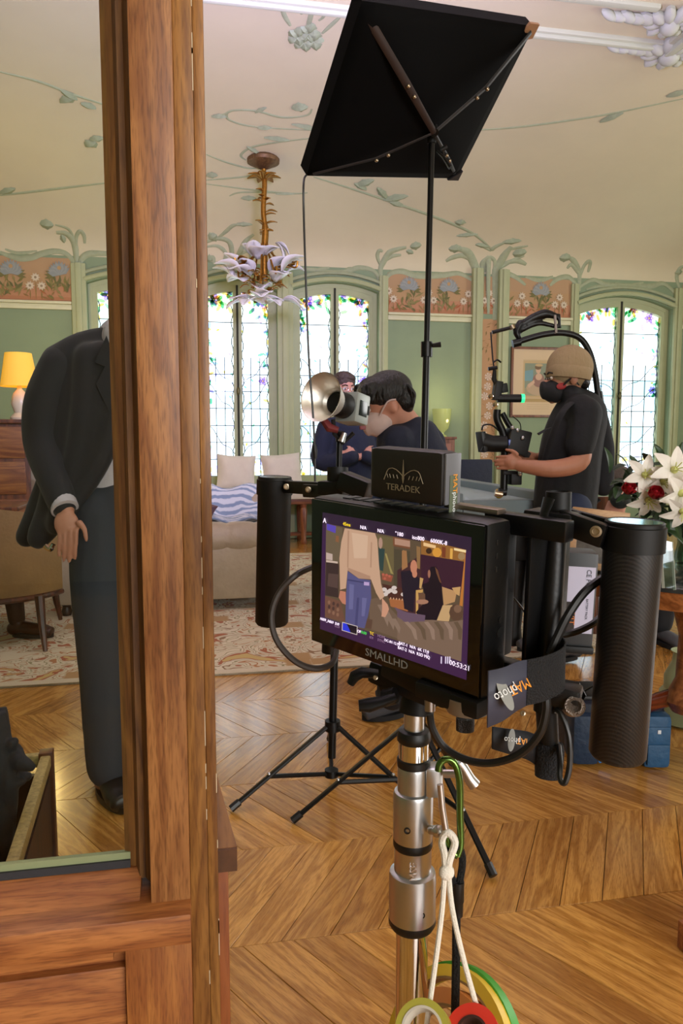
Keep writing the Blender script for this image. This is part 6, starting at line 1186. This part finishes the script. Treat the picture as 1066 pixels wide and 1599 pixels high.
# ------------------------------------------------------------------ person by the window with folded arms
D = 5.3; g0 = PZ(556, 904, .0135); g0 = Vector((PD(552, 700, 5.3).x, PD(552, 700, 5.3).y, 0))
pw_ = thing('person', g0 + Vector((0, 0, .0135)), 'person in a navy jumper and glasses standing by the window behind the studio lamp', 'person'); hc = PD(537, 607, 5.3); b = MB(); Mf = face(b, hc, (.25, -1, -.12), (0, 0, 1), 1.0)
X = lambda x, y, z: Vector((g0.x + x, g0.y + y, z)); zt = hc.z
limb(b, [hc + Vector((0, .02, -.08)), X(0, .02, zt - .22)], [.055, .07]); b.ell(X(0, .02, zt - .42), (.17, .1, .25)); limb(b, [X(0, 0, zt - .5), X(0, 0, .9)], [.14, .15])
for s in (-1, 1): limb(b, [X(s * .09, 0, .9), X(s * .09, 0, .48), X(s * .1, 0, .1)], [.085, .058, .04]); limb(b, [X(s * .19, .02, zt - .28), X(s * .24, -.03, zt - .52), X(s * .02, -.2, zt - .48)], [.05, .045, .03]); q = X(-s * .06, -.2, zt - .46); b.ell(q, (.045, .022, .03)); fingers(b, q - CR * .03 * s, -CR * s, (0, 0, 1), (0, -1, 0), .07, .016, .4)
organic(b, 'body', skin, pw_, .011, 3); eyes(hc, Mf, pw_, 1)
MB().ell(hc + Vector((0, .015, .05)), (.086, .10, .078), None, 16, 10).ell(hc + Vector((.01, -.04, .082)), (.07, .045, .035), rotm(0, 15), 12, 8).ell(hc + Vector((-.02, -.055, .078)), (.04, .03, .028), rotm(20, -20), 10, 8).build('hair', mat('hair_chestnut', '#3a2c22', .7, bump=.6, bscale=50), pw_)
for e in (-1, 1): MB().tube([hc + Mf @ Vector((e * .031 + .022 * math.cos(a), .098, .002 + .017 * math.sin(a))) for a in [k * math.pi / 6 for k in range(12)]], .0022, 6, closed=True).tube([hc + Mf @ Vector((e * .054, .095, .006)), hc + Mf @ Vector((e * .08, -.01, .004))], .002, 5).build('glasses', mat('pale_frame', '#b8b0a8', .3, .6), pw_)
t = MB(); limb(t, [X(0, .02, zt - .27), X(0, .0, zt - .45), X(0, 0, zt - .66), X(0, 0, zt - .75)], [.14, .17, .16, .15]); limb(t, [X(-.16, .02, zt - .28), X(.16, .02, zt - .28)], [.08, .08])
for s in (-1, 1): limb(t, [X(s * .19, .02, zt - .28), X(s * .245, -.03, zt - .52), X(s * .05, -.2, zt - .48)], [.075, .066, .05])
organic(t, 'navy_jumper', mat('navy_wool', '#131a2c', .9, var=.15, bump=.2, bscale=40), pw_, .014, 4)
t = MB()
for s in (-1, 1): limb(t, [X(s * .09, 0, zt - .78), X(s * .09, 0, .48), X(s * .1, 0, .13)], [.12, .09, .07])
organic(t, 'jeans', mat('blue_denim', '#26344c', .85, var=.1), pw_, .014, 4)
for s in (-1, 1): shoe(pw_, X(s * .1, .06, .0135), X(s * .13, -.2, .0135), grs, drk, .048)
# ------------------------------------------------------------------ camera operator with beanie and black mask
D = 4.0; blk_t = mat('black_cotton', '#05060a', .85, bump=.45, bscale=8)
g0 = Vector((PD(878, 760, 4.0).x, PD(878, 760, 4.0).y, 0)); op = thing('person', g0 + Vector((0, 0, .0135)), 'person in beige beanie, black mask and black shirt holding a camera gimbal', 'person')
hc = PD(882, 590, 4.0); fw = (CR * -1 + Vector((0, -.06, -.10))).normalized(); b = MB(); Mf = face(b, hc, fw, (0, 0, 1), 1.12)
limb(b, [PD(888, 605, 4.0), PD(897, 635, 4.02), PD(900, 660, 4.02)], [.062, .06, .09]); b.ell(PD(893, 710, 4.02), (.15, .16, .24)); b.ell(PD(885, 790, 4.02), (.11, .13, .14))
limb(b, [PD(915, 645, 3.86), PD(908, 690, 3.84), PD(903, 722, 3.82), PD(860, 732, 3.80), PD(812, 727, 3.84)], [.058, .054, .050, .046, .033]); hb_ = PD(798, 722, 3.845); b.ell(hb_ + CR * .015, (.05, .024, .040)); fingers(b, hb_ - CR * .018, -CR + CF * .35, (0, 0, 1), -CF, .075, .021, .35, .0085, 1)
limb(b, [PD(900, 645, 4.2), PD(880, 690, 4.22), PD(845, 718, 4.15), PD(820, 712, 4.05)], [.055, .05, .044, .032]); q = PD(812, 710, 4.0); b.ell(q, (.045, .025, .04)); fingers(b, q - CR * .02, -CR - CF * .3, (0, 0, 1), CF, .075, .021, .35, .0085, 1)
X = lambda x, y, z: Vector((g0.x + x, g0.y + y, z))
for s in (-1, 1): limb(b, [X(-.01, s * .07, .82), X(-.03, s * .1, .5), X(.02, s * .11, .1)], [.07, .055, .042])
organic(b, 'body', skin2, op, .006, 3); eyes(hc, Mf, op, 1.12)
be = MB(); M_ = Mf @ rotm(12); be.ell(hc + M_ @ Vector((0, -.018, .055)), (.100, .128, .125), M_, 20, 14); bn = organic(be, 'beanie', mat('beige_knit', '#8f7b5c', .95, bump=.35, bscale=70, stretch=(1, 1, .3)), op, .009, 3)
MB().lathe(hc + M_ @ Vector((0, -.016, .022)), [(.118, -.03), (.124, -.012), (.124, .028), (.116, .038)], M_ @ Vector((0, -.0, 1)), 30, True).build('beanie_cuff', MATS['beige_knit'], op, mods=[('SMOOTH', {'iterations': 2, 'factor': .5})])
MB().ell(hc + Mf @ Vector((0, -.09, -.03)), (.07, .04, .05), Mf, 14, 8).build('hair', hairb, op)
mk = MB(); mk.ell(hc + Mf @ Vector((0, .055, -.058)) * 1.1, (.066, .074, .066), Mf, 18, 12); mk.ell(hc + Mf @ Vector((0, .112, -.05)) * 1.1, (.032, .022, .052), Mf, 12, 8); organic(mk, 'face_mask', mat('black_mask', '#0e0c10', .8), op, .008, 2)
MB().ell(hc + Mf @ Vector((-.072, .05, -.045)), (.006, .028, .018), Mf, 10, 6).ell(hc + Mf @ Vector((.072, .05, -.045)), (.006, .028, .018), Mf, 10, 6).build('mask_edge', mat('red_trim', '#8a1c1c', .7), op)
for e in (-1, 1):
    for z in (.03, -.05): MB().tube(spline([hc + Mf @ Vector((e * .07, .05, -.05)), hc + Mf @ Vector((e * .09, .0, -.01)), hc + Mf @ Vector((e * .088, -.04, z))], 4), .0035, 6).build('mask_loop', MATS['black_mask'], op)
t = MB(); limb(t, px_(4.02, (905, 650), (893, 690), (885, 750), (876, 840)), [.15, .165, .17, .165]); limb(t, [PD(905, 640, 3.88), PD(905, 640, 4.18)], [.085, .085]); limb(t, [PD(915, 645, 3.86), PD(910, 675, 3.84), PD(905, 698, 3.83)], [.085, .080, .074]); limb(t, [PD(900, 645, 4.2), PD(885, 685, 4.22)], [.08, .07]); limb(t, [PD(890, 616, 3.96), PD(905, 620, 4.06)], [.055, .06])
organic(t, 'shirt', blk_t, op, .012, 4)
t = MB()
for s in (-1, 1): limb(t, [X(0, s * .09, .82), X(-.03, s * .1, .5), X(.02, s * .11, .12)], [.12, .092, .07])
limb(t, [X(0, -.06, .82), X(0, .06, .82)], [.12, .12]); organic(t, 'jeans', mat('dark_denim', '#141f38', .85, var=.15), op, .014, 4)
for s in (-1, 1): shoe(op, X(.05, s * .11, .0135), X(-.2, s * .11 - .02, .0135), grs, drk, .048)
# support vest with its curved spine
vest = thing('support_vest', PD(930, 780, 4.05), 'black support vest with a curved overhead pole worn by the camera operator', 'vest'); bt_ = MB(); limb(bt_, px_(4.03, (934, 650), (941, 700), (942, 760)), [.05, .062, .055]); organic(bt_, 'back_pad', mat('black_foam', '#101116', .9), vest, .012, 4)
MB().tube(spline([PD(905, 622, 3.90), PD(880, 640, 3.80), PD(862, 680, 3.84), PD(850, 720, 3.9)], 6), .022, 8, True, .4).build('shoulder_strap', mat('webbing_black', '#0e0e12', .8), vest)
MB().tube(spline(px_(4.03, (934, 780), (918, 788), (880, 792), (845, 786)), 6), .03, 8, True, .4).build('waist_belt', MATS['webbing_black'], vest)
MB().tube([PD(860, 668, 3.82), PD(850, 672, 3.8), PD(840, 678, 3.8)], [.006, .012, .014], 6, True, .4).build('strap_end', MATS['webbing_black'], vest)
MB().tube(spline(px_(4.0, (936, 655), (934, 625), (929, 585), (920, 550), (905, 528), (880, 520), (850, 522), (820, 530), (804, 536)), 6), .0165, 12).build('spine_pole', stm, vest); MB().tube(px_(4.0, (933, 612), (937, 640)), .025, 12).build('spine_socket', stm, vest); MB().tube(px_(4.0, (800, 537), (812, 534)), .022, 10).build('pole_end', stm, vest)
t = MB(); limb(t, px_(4.0, (868, 494), (850, 490), (830, 497), (812, 508)), [.016, .026, .022, .018]); limb(t, px_(4.0, (868, 510), (840, 505), (812, 516)), [.012, .014, .016]); limb(t, px_(4.0, (812, 505), (806, 518), (810, 528)), [.022, .02, .014]); limb(t, px_(4.0, (872, 492), (874, 512)), [.012, .008]); organic(t, 'spring_arm', stm, vest, .008, 2)
MB().tube(px_(4.0, (800, 511), (768, 519)), .010, 8).build('spring_rod', stm, vest); MB().tube(px_(4.0, (798, 508), (801, 514)), .018, 10).build('rod_joint', brass, vest); MB().tube(px_(3.98, (866, 492), (868, 520)), .007, 6).build('tie_strap', mat('grey_tie', '#8a8078', .7), vest)
MB().tube(px_(4.0, (766, 519), (769, 560), (772, 580)), .004, 6).build('suspension_line', MATS['webbing_black'], vest)
# gimbal with camera
gb = thing('camera_gimbal', PD(786, 760, 3.95), 'black hand-held camera gimbal with a green lit tube held by the operator', 'gimbal'); D = 3.95
MB().tube(spline(px_(D, (776, 640), (776, 655), (786, 680), (787, 720), (786, 766)), 5), .020, 12).build('frame_tube', stm, gb); MB().tube(spline(px_(4.05, (784, 645), (792, 660), (800, 672)), 5), .016, 10).build('frame_tube', stm, gb)
MB().tube(px_(D, (776, 622), (816, 622)), .022, 14).build('battery_grip', blkm, gb); MB().tube(px_(D, (813, 622), (818, 622)), .0235, 14).build('status_ring', mat('green_led', '#30e090', .4, emit=1.5, ecol='#28e088'), gb)
MB().obox(PD(776, 610, D), (.04, .05, .10), rotm(0, 8), .006).obox(PD(786, 606, 4.0), (.035, .04, .05), rotm(0, -10), .005).build('top_bracket', blkm, gb); MB().tube(px_(D, (772, 578), (771, 592), (776, 604)), [.010, .014, .012], 8).build('suspension_hook', blkm, gb); MB().tube(px_(D, (762, 576), (776, 574)), .010, 8).build('cross_pin', stm, gb)
MB().tube(spline(px_(D, (770, 566), (776, 562), (782, 566)), 4), .005, 6).build('ring', stm, gb)
for x, y in ((773, 632), (766, 619)): MB().lathe(PD(x, y, 3.92), [(.014, 0), (.014, .008), (.008, .009)], CO - PD(x, y, 3.92), 12).build('joint_cap', chrome, gb)
MB().obox(PD(806, 690, D), (.12, .09, .13), rotm(0, 12), .01).build('camera_body', blkm, gb); MB().tube(px_(D, (790, 693), (768, 693), (753, 690)), [.045, .045, .05], 18).build('lens', blkm, gb); MB().obox(PD(752, 690, D), (.025, .09, .11), rotm(0, -10), .004).build('matte_box', stm, gb)
MB().obox(PD(798, 691, 3.90), (.03, .004, .03), None, .002).build('display', mat('blue_display', '#1c3480', .3, emit=.3), gb); MB().obox(PD(812, 705, D), (.10, .06, .03), rotm(0, 25), .006).build('base_plate', blkm, gb)
MB().tube(spline(px_(D, (752, 672), (755, 664), (768, 664), (782, 676)), 5), .005, 6).build('video_cable', rubber, gb); MB().tube(spline(px_(D, (800, 650), (812, 662), (812, 682)), 5), .003, 6).build('video_cable', rubber, gb)
MB().obox(PD(803, 748, D), (.06, .06, .06), None, .006).obox(PD(795, 738, D), (.08, .05, .02), None, .004).build('motor', blkm, gb); MB().tube(px_(D, (778, 768), (790, 768)), .022, 12).build('bottom_cap', stm, gb); MB().tube(px_(3.93, (772, 770), (784, 772)), .016, 12).build('brass_foot', brass, gb)
for (x, y) in ((800, 668), (808, 672), (816, 684), (812, 740)): MB().ell(PD(x, y, 3.9), .012, None, 8, 6).build('screw_head', steel, gb)
# ------------------------------------------------------------------ seated person in a dark mask behind the flowers
g0 = Vector((PD(962, 780, 4.6).x, PD(962, 780, 4.6).y, 0)); sp2 = thing('person', g0 + Vector((0, 0, 0.0)), 'person in a pale shirt and dark mask behind the red rose', 'person'); hc = PD(968, 762, 4.6); b = MB(); Mf = face(b, hc, (-.5, -1, -.1), (0, 0, 1), 1.0); X = lambda x, y, z: Vector((g0.x + x, g0.y + y, z)); zt = hc.z
limb(b, [hc + Vector((0, .02, -.08)), X(0, .05, zt - .22)], [.055, .07]); b.ell(X(0, .05, zt - .40), (.15, .1, .22))
for s in (-1, 1): limb(b, [X(s * .09, .05, .48), X(s * .1, -.35, .47), X(s * .1, -.36, .1)], [.08, .06, .04]); limb(b, [X(s * .18, .05, zt - .27), X(s * .22, -.02, zt - .48), X(s * .1, -.22, .55)], [.045, .04, .03]); q = X(s * .08, -.26, .55); b.ell(q, (.03, .045, .018)); fingers(b, q - Vector((0, .03, 0)), (0, -1, -.1), (s, 0, 0), (0, 0, 1), .07, .016, .3)
organic(b, 'body', skin, sp2, .011, 3); eyes(hc, Mf, sp2, 1)
MB().ell(hc + Vector((0, .02, .05)), (.09, .11, .09), None, 14, 10).build('hair', mat('hair_grey_brown', '#4a4038', .8, bump=.5, bscale=50), sp2)
mk = MB(); mk.ell(hc + Mf @ Vector((0, .05, -.06)), (.064, .07, .062), Mf, 16, 10); organic(mk, 'face_mask', mat('dark_green_mask', '#17201c', .8), sp2, .008, 2)
t = MB(); limb(t, [X(0, .05, zt - .28), X(0, .05, zt - .5), X(0, .05, .5)], [.14, .16, .15]); limb(t, [X(-.15, .05, zt - .28), X(.15, .05, zt - .28)], [.075, .075])
for s in (-1, 1): limb(t, [X(s * .18, .05, zt - .27), X(s * .22, -.02, zt - .48), X(s * .12, -.17, .55)], [.068, .06, .05])
organic(t, 'pale_shirt', mat('pale_shirt_cloth', '#b8a8a4', .85), sp2, .014, 4)
t = MB()
for s in (-1, 1): limb(t, [X(s * .09, .05, .49), X(s * .1, -.35, .48), X(s * .1, -.36, .12)], [.10, .08, .065])
organic(t, 'trousers', MATS['dark_trousers'], sp2, .014, 4)
for s in (-1, 1): shoe(sp2, X(s * .1, -.32, 0), X(s * .12, -.58, 0), grs, drk, .048)
sc2 = thing('dining_chair', (g0.x, g0.y + .12, 0), 'wooden chair the masked person behind the flowers sits on', 'chair'); MB().box((g0.x - .22, g0.y - .16, .36), (g0.x + .22, g0.y + .26, .405), .01).build('seat', cabw, sc2); MB().box((g0.x - .2, g0.y + .23, .55), (g0.x + .2, g0.y + .26, .82), .01).build('backrest', cabw, sc2)
for x in (-.19, .19):
    for y in (-.13, .245): MB().cyl((g0.x + x, g0.y + y, 0), (g0.x + x, g0.y + y, .8 if y > 0 else .36), .017, .017, 10).build('leg', cabw, sc2)
